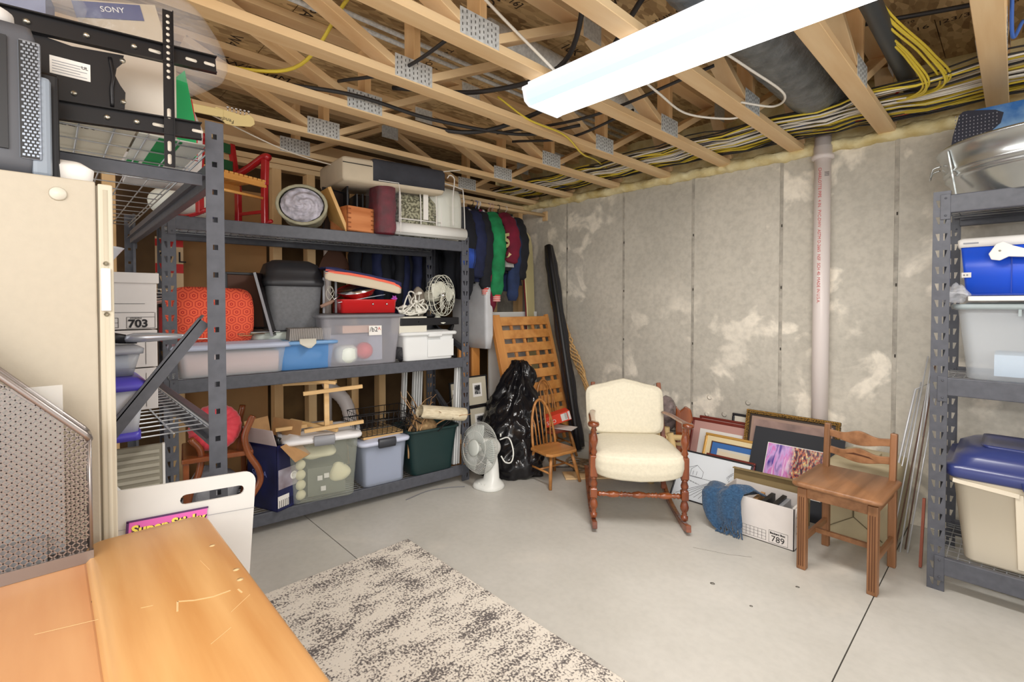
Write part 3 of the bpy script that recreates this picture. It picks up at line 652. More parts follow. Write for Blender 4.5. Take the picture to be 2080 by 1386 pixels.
def uvs(o,fn):
    me=o.data;l=me.uv_layers.new(name='UVMap')
    for p in me.polygons:
        for li in p.loop_indices: l.data[li].uv=fn(me.vertices[me.loops[li].vertex_index].co)
t=thing('throw_pillow','orange pillow with dark red hexagon chain print on the middle shelf','pillow',A(.235,.17,ZS+.335),AR+rad(-6),rx=rad(6))
_sg=lambda q,e:(1 if q>0 else -1)*abs(q)**e
o=MB().surf(lambda u,v:(.225*_sg(sin(pi*(u-.5)),.45)*1.0,.14*max(1e-4,cos(pi*(u-.5)))**.45*_sg(sin(v*2*pi),.9),.175*max(1e-4,cos(pi*(u-.5)))**.45*_sg(cos(v*2*pi),.75)+.008*sin(v*30+u*9)),30,44,False,True,caps=True).build('pillow_cover',HEX,t)
uvs(o,lambda c:(c.x*1.2,c.z*1.2))
# flat panel behind: dark canvas + frame
t=thing('picture_frame','tall dark empty frame leaning behind the orange pillow on the middle shelf','frame',A(.50,.30,ZS+.14),AR+rad(4),rx=rad(-5))
MB().box(-.16,-.01,0,.16,0,.46).build('backing',mat('dark_brown_board',(92,58,40),.6),t)
for b in ((-.17,-.02,0,-.155,.0,.47),(.155,-.02,0,.17,0,.47),(-.17,-.02,.46,.17,0,.475)): MB().box(*b).build('frame',BLK,t,bevel=.002)
t=thing('laptop_screen','black glossy panel leaning edge-on between orange pillow and black bin','panel',A(.545,.06,ZS+.215),AR+rad(62),ry=rad(0),rx=rad(-14))
MB().box(-.01,-.009,0,.25,.0,.40).build('panel',mat('gloss_black',(30,24,26),.12),t,bevel=.003);MB().box(-.013,-.012,0,-.009,.003,.40).build('metal_edge',mat('grey_edge'),t)
# swing-lid bin
BIN=mat('charcoal_bin',(118,120,124),.45,n=.1,bump=.05,scale=50)
t=thing('waste_bin','tall charcoal plastic waste bin with black swing lid on the middle shelf','bin',A(.70,.24,ZS+.02),AR);t.scale=(.95,.95,1)
MB().loft([(0,0,.135,.10,0,.05),(0,0,.14,.105,.02,.05),(0,0,.18,.145,.50,.06),(0,0,.185,.15,.515,.06)],8).build('bin_body',BIN,t)
MB().loft([(0,0,.195,.16,.505,.065),(0,0,.2,.163,.52,.065),(0,0,.2,.163,.545,.065),(0,0,.185,.15,.56,.06),(0,0,.178,.145,.60,.06),(0,0,.165,.12,.65,.08),(0,0,.12,.07,.675,.07)],8).build('lid_frame',mat('bin_lid',(44,44,48),.4),t)
MB().loft([(0,-.085,.14,.06,.585,.04),(0,-.08,.14,.055,.615,.04),(0,-.06,.12,.05,.655,.04)],6).build('swing_flap',mat('bin_flap',(40,40,44),.5),t)
# under-bed box
t=tote('storage_box','flat clear plastic underbed box with pale blue lid, pinkish contents, at left of middle shelf','box',A(.335,.17,ZS),AR,.58,.36,.165,CLEAR,mat('pale_blue_lid',(206,214,236),.3,alpha=.75),.9,.03,.05)
MB().loft([(0,0,.24,.145,.01,.02),(0,0,.25,.15,.13,.02)],3).build('folded_cloth',mat('pink_stripe',(226,196,190),.8,c2=(206,168,162),scale=14,stretch=(.2,.2,6)),t)
pm=[mat('magazine_a',(150,120,90),.5,c2=(40,36,36),scale=20),mat('magazine_b',(60,50,50),.4,c2=(170,150,120),scale=15),PAPER,BLK,CARD]
for k in range(9):
    rr=random.Random(k+5);o=MB().cbox((0,0,0),(.2+.06*rr.random(),.15,.004)).build('magazine',pm[k%5])
    o.location=A(.16+.045*k,.12+.05*rr.random(),ZS+.207+.0048*k);o.rotation_euler=(0,0,AR+rad(rr.uniform(-30,30)))
    tag(o,['brown magazine','dark glossy magazine','white sheet of paper','black folder','kraft envelope','tan catalogue','black catalogue','white envelope','black booklet'][k]+' in the loose pile on the flat clear box','magazine','papers on the underbed box')
# white case with cord
t=thing('power_case','pale green white rounded appliance case with black cord lying on top','case',A(.64,.235,ZS+.20),AR+rad(4))
MB().loft([(0,0,.19,.11,-.02,.05),(0,0,.20,.12,.0,.06),(0,0,.2,.12,.03,.06),(0,0,.17,.09,.048,.05)],6).build('case',mat('pale_green_white',(206,214,204),.4),t)
MB().tube(bez([(-.12,-.02,.055),(-.02,-.04,.06),(.05,-.02,.08),(.09,-.09,.06),(.03,-.13,.0),(.07,-.1,.03),(.1,-.02,.06),(.02,.05,.055),(-.15,.06,.06)],8),.0055,6).build('power_cord',BLK,t)
MB().cbox((0.0,-.04,.066),(.04,.025,.02)).build('plug',BLK,t,bevel=.004)
# blue bin
t=tote('storage_box','translucent blue plastic bin with white latch on the middle shelf','bin',A(.735,.17,ZS),AR,.36,.33,.17,mat('blue_clear',(96,156,222),.25,alpha=.72),mat('blue_lid',(128,176,228),.3,alpha=.85),.88,.016,.04)
MB().loft([(0,0,.01,.05,-.025,.005),(0,0,.05,.012,.0,.005),(0,0,.05,.01,.03,.005)],3,TR((0,-.18,.165))).build('latch',OFFW,t)
bag(MB(),.28,.24,.14,5,.02).build('cloth_inside',mat('pale_blue_cloth',(190,212,232),.8),t,loc=(0,0,.01))
gcard=mat('grey_cards',(176,170,164),.7,c2=(120,114,110),scale=60,stretch=(3,.1,.1))
for k in range(24):
    o=MB().cbox((0,0,.0375),(.0085,.10,.075)).build('record_card',gcard);o.location=A(.64+.0105*k,.075,ZS+.185);o.rotation_euler=(rad(2),rad(4),AR);tag(o,'grey card standing in the row on the blue bin','card','row of grey cards on the blue bin')
# big clear tote
SMOKE=mat('smoky_clear',(208,208,218),.3,alpha=.36)
t=tote('storage_tote','large smoky clear tote with dark rim and red ball inside, on middle shelf','tote',A(1.10,.17,ZS),AR,.56,.36,.335,SMOKE,mat('smoke_lid',(150,152,158),.35,alpha=.6),.86,.012,.04)
MB().lathe([(0,0),(.06,.0),(.075,.03),(.075,.09),(.05,.115),(0,.118)],20,TR((-.10,-.10,.02))).build('white_jar',mat('jar_white',(232,238,230),.4),t)
MB().lathe([(0,0)]+[(.06*sin(pi*k/10),.06-.06*cos(pi*k/10)) for k in range(1,10)]+[(0,.12)],20,TR((.03,-.09,.03))).build('red_ball',mat('red_ball',(226,70,66),.4),t)
MB().box(-.12,-.1,.215,.12,.05,.265).build('pink_box',mat('pink_box',(226,180,150),.6),t)
MB().box(-.2,-.0,.01,.2,.12,.2).build('grey_bundle',mat('greyblue_cloth',(176,180,196),.8),t)
s_=MB().box(.03,-.182,.20,.12,-.179,.265).build('label_sheet',PAPER,t)
text('handwriting','/b2',.045,(.035,-.1835,.225),RX90,INK,s_,.0003);text('handwriting_red','A',.03,(.092,-.1835,.235),RX90,RED,s_,.0003)
MB().beam((-.27,-.185,.337),(.27,-.185,.337),.01,.008).build('dark_rim',BLK,t)
# on top of it: red tool box, pan, crate, stripe cushion
REDM=mat('red_enamel',(214,34,36),.2,coat=.5)
ZQ=ZS+.352
t=thing('metal_box','shiny red open metal tin with two rivets on the clear tote','tin',A(1.15,.12,ZQ),AR)
MB().loft([(0,0,.19,.10,0,.02),(0,0,.195,.105,.085,.02),(0,0,.2,.11,.088,.02),(0,0,.195,.105,.092,.02),(0,0,.186,.096,.088,.02),(0,0,.186,.096,.01,.02)],5).build('tin',REDM,t)
for x in (.02,.12): MB().lathe([(.009,0),(.006,.005),(0,.006)],10,TR((x,-.106,.06),rx=rad(90))).build('rivet',CHROME,t)
t=thing('frying_pan','red frying pan with steel inside leaning on the red tin','pan',A(1.10,.10,ZQ+.125),AR+rad(4),rx=rad(12),ry=rad(-16))
MB().lathe([(0,0),(.10,0),(.135,.045),(.14,.047),(.134,.044),(.1,.006),(0,.006)],32).build('pan',REDM,t);MB().lathe([(.0,.0075),(.099,.0075),(.131,.044)],32).build('pan_lining',CHROME,t)
MB().tube([(-.13,-.02,.035),(-.17,-.03,.03),(-.20,-.035,.02)],.006,6).build('handle_rod',CHROME,t);MB().tube([(-.19,-.035,.02),(-.22,-.042,.015),(-.29,-.055,.01)],[.008,.013,.011],8).build('handle',mat('handle_brown',(150,120,104),.6),t)
t=thing('grill_tongs','steel barbecue tongs lying across the red tin','tongs',A(1.15,.06,ZQ+.10),AR+rad(6),ry=rad(-8))
for d in (-.012,.012): MB().beam((-.22,d,0),(.12,d*2,.01),.012,.003).build('arm',CHROME,t)
t=thing('metal_stand','tall thin steel and black stand left of the red tin','stand',A(.93,.11,ZQ),AR)
for x in (-.06,.02): MB().box(x-.006,-.006,0,x+.006,.006,.235).build('leg',mat('grey_edge'),t)
MB().box(-.06,-.004,.225,.35,.004,.238).build('top_bar',BLK,t)
MB().tube([(-.02+.028*sin(g*1.7)*cos(g),-.008,.12+.06*sin(g)) for g in [k*.35 for k in range(36)]],.0022,4).build('wire_scroll',OFFW,t)
t=thing('striped_mat','folded beach mat with navy, orange and beige stripes on top of the tin and pan','mat',A(1.10,.10,ZQ+.215),AR+rad(1),ry=rad(5))
def md(y0,y1,m,z0=0,dz=.0): 
    def f(u,v): x=lerp(-.27,.27,u);return (x,lerp(y0,y1,v)-.03*u,.028*sin(pi*u)**.6+z0+.012*nz((x,v,z0),4)-(.035*(1-v) if m==1 else 0))
    return f
cols=[(-.125,-.105,mat('mat_navy',(42,44,86),.8)),(-.105,-.08,mat('mat_orange',(236,108,84),.8)),(-.08,.12,mat('mat_beige',(210,196,172),.9))]
mb=MB()
for i,(z0,z1) in enumerate(((.058,.045),(.045,.028),(.028,-.03))):
    def f(u,v,z0=z0,z1=z1):
        x=lerp(-.26,.27,u);k=sin(pi*u)**.25
        return (x,-.11-.01*k+.004*nz((x*9,v,1)),lerp(z0,z1*(.5+.5*k),v)-.04*(u)**2)
    mb.surf(f,26,5,mi=i)
mb.surf(lambda u,v:(lerp(-.26,.27,u),lerp(-.11,.12,v),.058-.04*u*u+.01*nz((u*4,v*4,0))),26,10,mi=0)
mb.build('mat',[cols[0][2],cols[1][2],cols[2][2]],t,solid=.004)
t=thing('artificial_flower','small purple artificial flower behind the red tin','flower',A(1.38,.14,ZQ+.10),AR)
for k in range(6): MB().tube([(0,0,0),(.014*cos(k*1.05),-.01,.014*sin(k*1.05)),(.026*cos(k*1.05),-.005,.026*sin(k*1.05))],[.003,.009,.002],6).build('petal',mat('purple_petal',(190,90,190),.6),t)
MB().cyl((0,0,0),(0,.02,-.1),.002,5).build('stem',mat('stem_green',(80,120,70),.7),t)
# black tray table with folding legs
t=thing('tray_table','black folding metal tray table standing on the middle shelf, carrying the old fan','tray table',A(1.615,.22,ZS),AR)
MB().box(-.24,-.20,.255,.24,.2,.262).box(-.24,-.205,.255,.24,-.198,.31).box(-.24,.198,.255,.24,.205,.31).box(-.245,-.205,.255,-.238,.205,.31).box(.238,-.205,.255,.245,.205,.31).build('tray',BLK2,t,bevel=.004)
for x in (-.1,.12): MB().lathe([(.005,0),(0,.003)],8,TR((x,-.205,.282),rx=rad(90))).build('rivet',BLK,t)
for s_ in (-1,1):
    MB().beam((s_*.225,-.17,.0),(s_*.225,.17,.255),.02,.014).build('leg',BLK2,t);MB().beam((s_*.21,.17,.0),(s_*.21,-.17,.255),.02,.014).build('leg',BLK2,t)
MB().beam((.2,-.19,.25),(.14,-.1,.0),.02,.01,(0,1,0)).build('brace',BLK2,t)
# white lidded bin
t=tote('storage_box','white plastic bin with lid under the black tray','bin',A(1.60,.13,ZS),AR,.42,.26,.195,mat('bin_white',(226,228,228),.45),mat('bin_white'),.93,.022,.03)
MB().loft([(0,0,.055,.012,0,.005),(0,0,.055,.015,.025,.005)],3,TR((.03,-.15,.17))).build('handle',mat('bin_white'),t)
MB().box(-.02,-.134,.02,.20,-.126,.15).build('front_panel',mat('bin_white'),t,bevel=.004)
t=thing('roll_mat','black rolled rubber mat lying end-on beside the white bin','mat',A(1.40,.06,ZS+.052),AR+rad(-5))
MB().cyl((0,-.02,0),(.02,.3,0),.048,22).build('roll',mat('rubber_black',(52,52,56),.7),t)
MB().surf(lambda u,v:((.012+.034*u)*cos(u*14)+.0,-.021,(.012+.034*u)*sin(u*14)) if v<.5 else ((.014+.034*u)*cos(u*14),-.028,(.014+.034*u)*sin(u*14)),60,2).build('roll_edge',BLK,t)
# vintage fan
FANW=mat('cream_enamel',(222,222,208),.3,coat=.4)
t=thing('desk_fan','old cream desk fan with three round blades in a wire cage on the black tray','fan',A(1.72,.10,ZS+.262),AR+rad(28))
MB().lathe([(.085,0),(.088,.01),(.06,.03),(.02,.05),(.014,.09)],28).build('base',FANW,t)
C_=(0,-.0,.215)
MB().lathe([(.0,-.02),(.04,-.01),(.05,.03),(.045,.09),(.02,.12),(0,.122)],24,TR(C_,rx=rad(-90))).build('motor',FANW,t)
for k in range(3):
    g=k*2.094+.4
    def bl_(u,v,g=g):
        r=.02+.125*u;wd=.075*sin(pi*min(1,u*.9+.1))**.6;a=g+(v-.5)*2*wd/max(r,.05)
        return (C_[0]+r*cos(a),C_[1]-.045+(v-.5)*.045,C_[2]+r*sin(a))
    MB().surf(bl_,10,10).build('blade',FANW,t,solid=.002)
MB().lathe([(0,-.02),(.024,-.015),(.028,.01),(0,.012)],18,TR((C_[0],C_[1]-.05,C_[2]),rx=rad(-90))).build('hub',CHROME,t)
cg=MB()
R_=.155
for q,yy in ((1.0,-.06),(.985,-.02)): cg.tube([(R_*q*cos(a),C_[1]+yy,C_[2]+R_*q*sin(a)) for a in [2*pi*k/36 for k in range(36)]],.003,5,closed=True)
for rr_,yy in ((.035,-.098),(.095,-.09)): cg.tube([(rr_*cos(a),C_[1]+yy,C_[2]+rr_*sin(a)) for a in [2*pi*k/24 for k in range(24)]],.0022,5,closed=True)
for k in range(20):
    a=2*pi*k/20;cg.tube(bez([(.035*cos(a),C_[1]-.098,C_[2]+.035*sin(a)),(.1*cos(a+.1),C_[1]-.09,C_[2]+.1*sin(a+.1)),(R_*cos(a+.18),C_[1]-.055,C_[2]+R_*sin(a+.18)),(R_*.9*cos(a+.2),C_[1]+.02,C_[2]+R_*.9*sin(a+.2)),(.05*cos(a+.2),C_[1]+.05,C_[2]+.05*sin(a+.2))],3),.0017,4)
cg.build('wire_cage',FANW,t)
# taupe bag behind
o=tag(bag(MB(),.10,.12,.29,8,.02).build('leather_pouch',mat('taupe_leather',(150,140,128),.5)),'taupe leather pouch standing left of the old desk fan','pouch');o.location=A(1.60,.20,ZS+.263)
# white string / cables
t=thing('cord_tangle','tangle of white cords and light sockets beside the red tin','cord',A(1.475,.08,ZS+.2),AR)
cord=mat('white_cord',(226,224,214),.4)
rr=random.Random(12);pts=[]
for k in range(46):
    h=.02+.26*rr.random()*(.3+.7*rr.random());pts.append((-.09+.22*rr.random(),-.05+.12*rr.random(),.12+h*.75 if k%3 else .13+.03*rr.random()))
MB().tube(bez(pts,6),.0058,6).build('cord',cord,t)
for k in range(7):
    p=Vector(pts[k*5+2]);d=Vector((rr.uniform(-1,1),-.3,rr.uniform(-.4,1))).normalized()
    MB().tube([p,p+d*.025,p+d*.03,p+d*.055],[.009,.012,.016,.006],8).build('socket',cord,t)
MB().lathe([(0,0),(.045,.0),(.05,.01),(.03,.03),(0,.034)],16,TR((.06,0,.15))).build('cord_reel',cord,t)
MB().box(-.11,-.06,0,.11,.08,.12).build('carton',OFFW,t,bevel=.003)

# ================= BOTTOM SHELF of the long rack
CHW=mat('chestnut_wood',(146,80,40),.25,c2=(112,56,26),scale=10,coat=.4)
def sweep(pts,w,h,name,m,par,tp=1): 
    mb=MB();P=bez(pts,6)
    for i in range(len(P)-1): mb.beam(P[i],P[i+1]+(P[i+1]-P[i])*.15,w,h,(0,1,0))
    return MB().tube(P,w*.62,8,flat=h/w).build(name,m,par)
t=thing('wooden_rocker','old brown wooden chair with curved S-shaped arms on the bottom shelf','chair',A(.06,.10,ZB),AR+rad(-4))
sweep([(.34,-.10,.0),(.345,-.10,.1),(.40,-.10,.2),(.395,-.10,.28),(.345,-.10,.38),(.325,-.10,.48),(.355,-.10,.57),(.37,-.10,.60)],.032,.03,'arm_scroll',CHW,t)
sweep([(.02,-.05,.0),(.06,-.05,.2),(.1,-.05,.3),(.11,-.05,.42),(.06,-.05,.5)],.03,.03,'arm_scroll',CHW,t)
sweep([(.34,.28,.0),(.39,.28,.25),(.33,.28,.45),(.35,.28,.6)],.03,.03,'arm_scroll',CHW,t)
MB().box(.02,-.12,-.0,.36,-.08,.07).build('front_rail',CHW,t,bevel=.006)
MB().box(.02,-.10,.37,.37,.30,.40).build('seat',CHW,t,bevel=.008)
for x,y in ((.04,.27),(.04,-.07),(.35,.27)): MB().beam((x,y,0),(x,y,.37),.03,.03,(0,1,0)).build('leg',CHW,t,bevel=.005)
t=thing('round_cushion','round tufted coral red cushion with yellow centre button, on the old wooden chair','cushion',A(.245,.10,ZB+.535),AR+rad(-14),rx=rad(72))
VEL=mat('coral_velvet',(232,70,84),.6,c2=(196,40,58),scale=12,sheen=.5)
def cu(u,v):
    a=v*2*pi;ph=lerp(0.06,pi-.06,u);r=.135*sin(ph)**.5;z=.055*cos(ph)
    if u<.5: z-=.03*math.exp(-(r/.03)**2)
    r*=1+.012*sin(a*22)*sin(ph);return (r*cos(a),r*sin(a),z+.004*sin(a*22)*sin(ph))
MB().surf(cu,22,132,False,True,caps=True).build('cushion_cover',VEL,t)
MB().lathe([(0,.036),(.014,.034),(.016,.026),(0,.02)],14).build('button',mat('yellow_button',(228,196,96),.5),t)
o=tag(bag(MB(),.24,.26,.3,4,.03,9).build('plastic_bag',mat('grey_bag',(150,152,158),.3,alpha=.8,bump=.6,scale=12)),'crumpled grey plastic bag beneath the old wooden chair','bag');o.location=A(.24,.17,ZB)
# navy box with open flaps
NAVY=mat('navy_print',(34,40,92),.4,c2=(22,24,60),scale=6)
t=thing('product_box','open dark blue printed carton with brown flaps and a speaker picture on its end','carton',A(.56,.115,ZB),AR+rad(27))
L_,W2,H_=.17,.26,.40
MB().box(-L_/2,-W2/2,0,-L_/2+.004,W2/2,H_).box(L_/2-.004,-W2/2,0,L_/2,W2/2,H_).box(-L_/2,-W2/2,0,L_/2,-W2/2+.004,H_).box(-L_/2,W2/2-.004,0,L_/2,W2/2,H_).box(-L_/2,-W2/2,0,L_/2,W2/2,.004).build('carton_wall',NAVY,t)
FL=mat('flap_grey',(196,182,180),.8)
MB().beam((-L_/2,0,H_),(-L_/2-.03,0,H_+.10),W2,.003,(1,0,0)).build('flap',FL,t);MB().beam((0,W2/2,H_),(0,W2/2+.03,H_+.12),L_,.003,(0,1,0)).build('flap',CARD,t)
MB().beam((L_/2,0,H_),(L_/2+.02,0,H_+.11),W2,.003,(1,0,0)).build('flap',CARD,t)
MB().beam((0,-W2/2,H_),(.03,-W2/2-.09,H_-.09),L_,.003,(0,0,1)).build('flap',CARD,t)
MB().box(-.075,-W2/2-.001,.13,.075,-W2/2,.25).build('picture_panel',mat('pic_grey',(176,172,186),.4,c2=(120,104,110),scale=8),t)
MB().lathe([(0,0),(.025,0),(.025,.002),(.016,.003),(.016,.001),(.006,.002),(0,.003)],20,TR((.035,-W2/2-.001,.19),rx=rad(90))).build('speaker_print',PAPER,t)
MB().box(-.08,-W2/2-.0015,.02,.0,-W2/2,.09).build('label',PAPER,t);text('barcode','||||||||',.05,(-.075,-W2/2-.002,.03),RX90,INK,t)
text('box_print','SIENA',.05,(-L_/2-.001,.09,.2),(rad(90),0,rad(-90)),mat('print_blue',(110,120,180),.5),t)
MB().lathe([(.06,0),(.07,.02),(.05,.05),(.03,.06),(0,.06)],20,TR((.0,-.03,H_-.11))).build('black_device',BLK,t)
MB().tube(bez([(-.05,-.08,.36),(.0,-.03,.42),(.05,-.06,.37),(.02,.02,.41),(-.04,.03,.38)],6),.006,6).build('cord',BLK,t)
# big milky tote
t=tote('storage_tote','large milky green clear tote with white lid and grey latch, holding cream items, bottom shelf','tote',A(.845,.14,ZB),AR+rad(-8),.44,.36,.395,mat('milky_green',(208,214,200),.3,alpha=.30),mat('lid_white',(238,238,240),.4),.86,.028,.04,latch=mat('latch_grey',(150,152,158),.4))
CRM=mat('cream_thing',(232,226,190),.7)
for k in range(5): MB().lathe([(0,0)]+[(.034*sin(pi*q/8),.032-.032*cos(pi*q/8)) for q in range(1,8)]+[(0,.064)],14,TR((-.135,-.125,.015+.064*k))).build('cream_roll',CRM,t)
MB().box(-.09,-.12,.02,.14,.1,.2).build('dark_box',mat('olive_box',(110,112,100),.7),t)
bag(MB(),.12,.10,.12,9,.02).build('cream_cloth',CRM,t,loc=(.10,-.12,.1))
bag(MB(),.22,.2,.08,3,.015).build('cream_cloth',CRM,t,loc=(-.02,-.05,.25))
for x,z in ((-.02,.14),(.02,.15),(.0,.07)): MB().cbox((x,-.145,z),(.03,.003,.03)).build('paper_tag',PAPER,t)
# wooden yarn stands
YW_=wood('light_beech',(226,190,136),(206,164,106),0,.5,6)
t=thing('wooden_stand','light wooden cross-bar yarn stand lying on the white tote lid','stand',A(.82,.10,ZB+.44),AR+rad(-6))
for p,q in (((-.1,-.13,.02),(.26,-.15,.04)),((-.25,.0,.02),(.10,.02,.02)),((-.15,.09,.05),(.10,-.13,.0))): MB().beam(p,q,.024,.022).build('base_bar',YW_,t,bevel=.002)
MB().beam((.04,-.10,.03),(.045,-.06,.36),.03,.024,(0,1,0)).build('post',YW_,t,bevel=.002)
MB().beam((-.1,-.10,.25),(.26,-.13,.27),.022,.024).build('cross_bar',YW_,t,bevel=.002);MB().beam((-.2,.04,.30),(.12,-.03,.30),.022,.022).build('cross_bar',YW_,t,bevel=.002);MB().beam((-.22,.0,.35),(.10,-.09,.30),.02,.02).build('cross_bar',YW_,t,bevel=.002)
# clear blue tote
t=tote('storage_tote','clear bluish tote with black latch and purple-blue lid between the milky tote and green tote','tote',A(1.245,.15,ZB),AR,.33,.33,.30,mat('clear_bluish',(186,196,216),.3,alpha=.5),mat('lid_pale_blue',(200,206,226),.4),.88,.025,.04,latch=mat('latch_black',(58,60,66),.4))
MB().box(-.13,-.13,.01,.13,.13,.24).build('folded_cloth',mat('bluegrey_cloth',(156,164,188),.8),t)
t=thing('wire_basket','two nested black wire baskets on the bluish tote lid','basket',A(1.235,.14,ZB+.335),AR)
for q,(dx,dy,dz) in enumerate(((0,0,.01),(.03,-.03,.065))):
    mb=MB()
    for z,k in ((0,.9),(.05,.95),(.10,1.0)):
        a,b=.2*k,.13*k;mb.tube([(-a+dx,-b+dy,z+dz),(a+dx,-b+dy,z+dz),(a+dx,b+dy,z+dz),(-a+dx,b+dy,z+dz)],.003,5,closed=True)
    for k in range(11):
        x=lerp(-.18,.18,k/10);mb.tube([(x*1.1+dx,-.13+dy,.1+dz),(x+dx,-.117+dy,dz),(x+dx,.117+dy,dz),(x*1.1+dx,.13+dy,.1+dz)],.002,4)
    for k in range(7):
        y=lerp(-.117,.117,k/6);mb.tube([(-.2+dx,y*1.1+dy,.1+dz),(-.18+dx,y+dy,dz),(.18+dx,y+dy,dz),(.2+dx,y*1.1+dy,.1+dz)],.002,4)
    mb.build('basket_wire',BLK2,t)
o=tag(MB().cbox((0,0,.012),(.3,.22,.022)).build('wooden_tray',YW_,bevel=.004),'thin light wooden tray under the black wire baskets','tray');o.location=A(1.245,.14,ZB+.325-.002);o.rotation_euler=(0,0,AR+rad(3))
# green tote
GT=mat('dark_green_plastic',(28,52,52),.35)
t=tote('storage_tote','dark green open plastic tote full of twigs, right end of the bottom shelf','tote',A(1.63,.15,ZB),AR,.41,.35,.335,GT,None,.82,r=.05,open_top=True,rim=.012)
TW=mat('pale_twig',(206,166,120),.8,c2=(160,118,78),scale=20);TWB=mat('black_twig',(40,36,36),.7)
rr=random.Random(5)
for k in range(34):
    m_=TW if k%2 else TWB
    x,y=rr.uniform(-.16,.10),rr.uniform(-.13,.12);pts=[(x,y,.05)];d=Vector((rr.uniform(-.7,.5),rr.uniform(-.6,.3),1)).normalized()
    p=Vector((x,y,.2));n_=10;ln=.018+.022*rr.random()
    if k%2==0: d.z*=.45
    for q in range(n_):
        d=(d+Vector((rr.uniform(-.45,.45),rr.uniform(-.45,.45),rr.uniform(-.25,.35)))).normalized();p=p+d*ln
        if abs(p.z)<.2:p.z=.2
        pts.append(tuple(p))
    tag_o=MB().tube(bez(pts,3),[lerp(.0065,.002,q/(3*(len(pts)-1))) for q in range(3*(len(pts)-1)+1)],5).build('twig',m_)
    tag_o.location=A(1.60,.14,ZB+.08);tag_o.rotation_euler=(0,0,AR)
    tag(tag_o,'pale curly twig sticking out of the green tote' if k%2 else 'black branching twig sticking out of the green tote','twig','pale twigs in the green tote' if k%2 else 'black twigs in the green tote')
o=tag(bag(MB(),.26,.2,.14,6,.02).build('burlap_bundle',mat('burlap_tan',(190,160,116),.9,c2=(140,110,76),scale=40)),'tan burlap bundle among the twigs in the green tote','bundle');o.location=A(1.60,.15,ZB+.27)
t=thing('woven_roll','rolled cream woven place mat lying over the green tote, open end to the right','mat',A(1.63,.00,ZB+.445),AR+rad(-14),ry=rad(9))
WV=mat('woven_cream',(236,224,196),.9,c2=(206,190,158),scale=60,stretch=(.4,2,2),bump=.5)
MB().surf(lambda u,v:(lerp(-.11,.235,u)+.012*sin(v*6),(.062+.004*sin(v*12)+.004*nz((u*3,v*5,0),2))*cos(v*2*pi*1.15)*1.15*(1-.1*v),(.05)*sin(v*2*pi*1.15)*(1-.25*v)),30,40).build('mat',WV,t,solid=.006)
# white vertical trims
for g_,(u0,v0,n_,h) in enumerate(((1.835,.07,3,.79),(1.64,.40,4,.72),(1.57,.45,2,.72))):
    for k in range(n_):
        x,y=u0+.021*k,v0
        o=MB().box(-.006,-.02,0,.006,.02,h-.005*k).build('blind_strip',mat('bin_white'),bevel=.002);o.location=A(x,y,ZB);o.rotation_euler=(0,rad(2.5),AR);tag(o,['white slat of the bundle standing just right of the green tote','white slat of the wide bundle standing behind the green tote','white slat of the narrow bundle standing farthest left behind the tote'][g_],'slat',['white slats right of the green tote','white slats in the bundle behind the tote','white slats farthest left behind the tote'][g_])

# drain elbow and pipe behind the rack, between studs
t=thing('drain_elbow','white plastic pipe with ribbed elbow behind the yarn stand, between the studs','pipe',(XL-.02,1.62,0))
MB().cyl((0,0,.42),(0,0,2.4),.028,18).build('pipe',PVC,t)
MB().tube(bez([(.0,0,.86),(.005,.01,.72),(.03,.10,.62),(.06,.14,.52),(.09,.14,.40),(.09,.1,.30)],6),[.052+.003*(k%2) for k in range(31)],14).build('elbow',PVC,t)
t=thing('clothes_hanger','dark brown triangle hanger on a nail above the striped mat','hanger',(XL+.03,1.66,1.78),rad(90))
MB().prism([(-.13,-.12),(.13,-.12),(.10,-.04),(.02,.06),(0,.10),(-.02,.06),(-.10,-.04)],-.008,.008,Matrix.Rotation(rad(90),4,'X')).build('board',mat('dark_brown_board'),t,bevel=.004);MB().cyl((0,0,.1),(0,0,.14),.003,6).build('hook',CHROME,t)
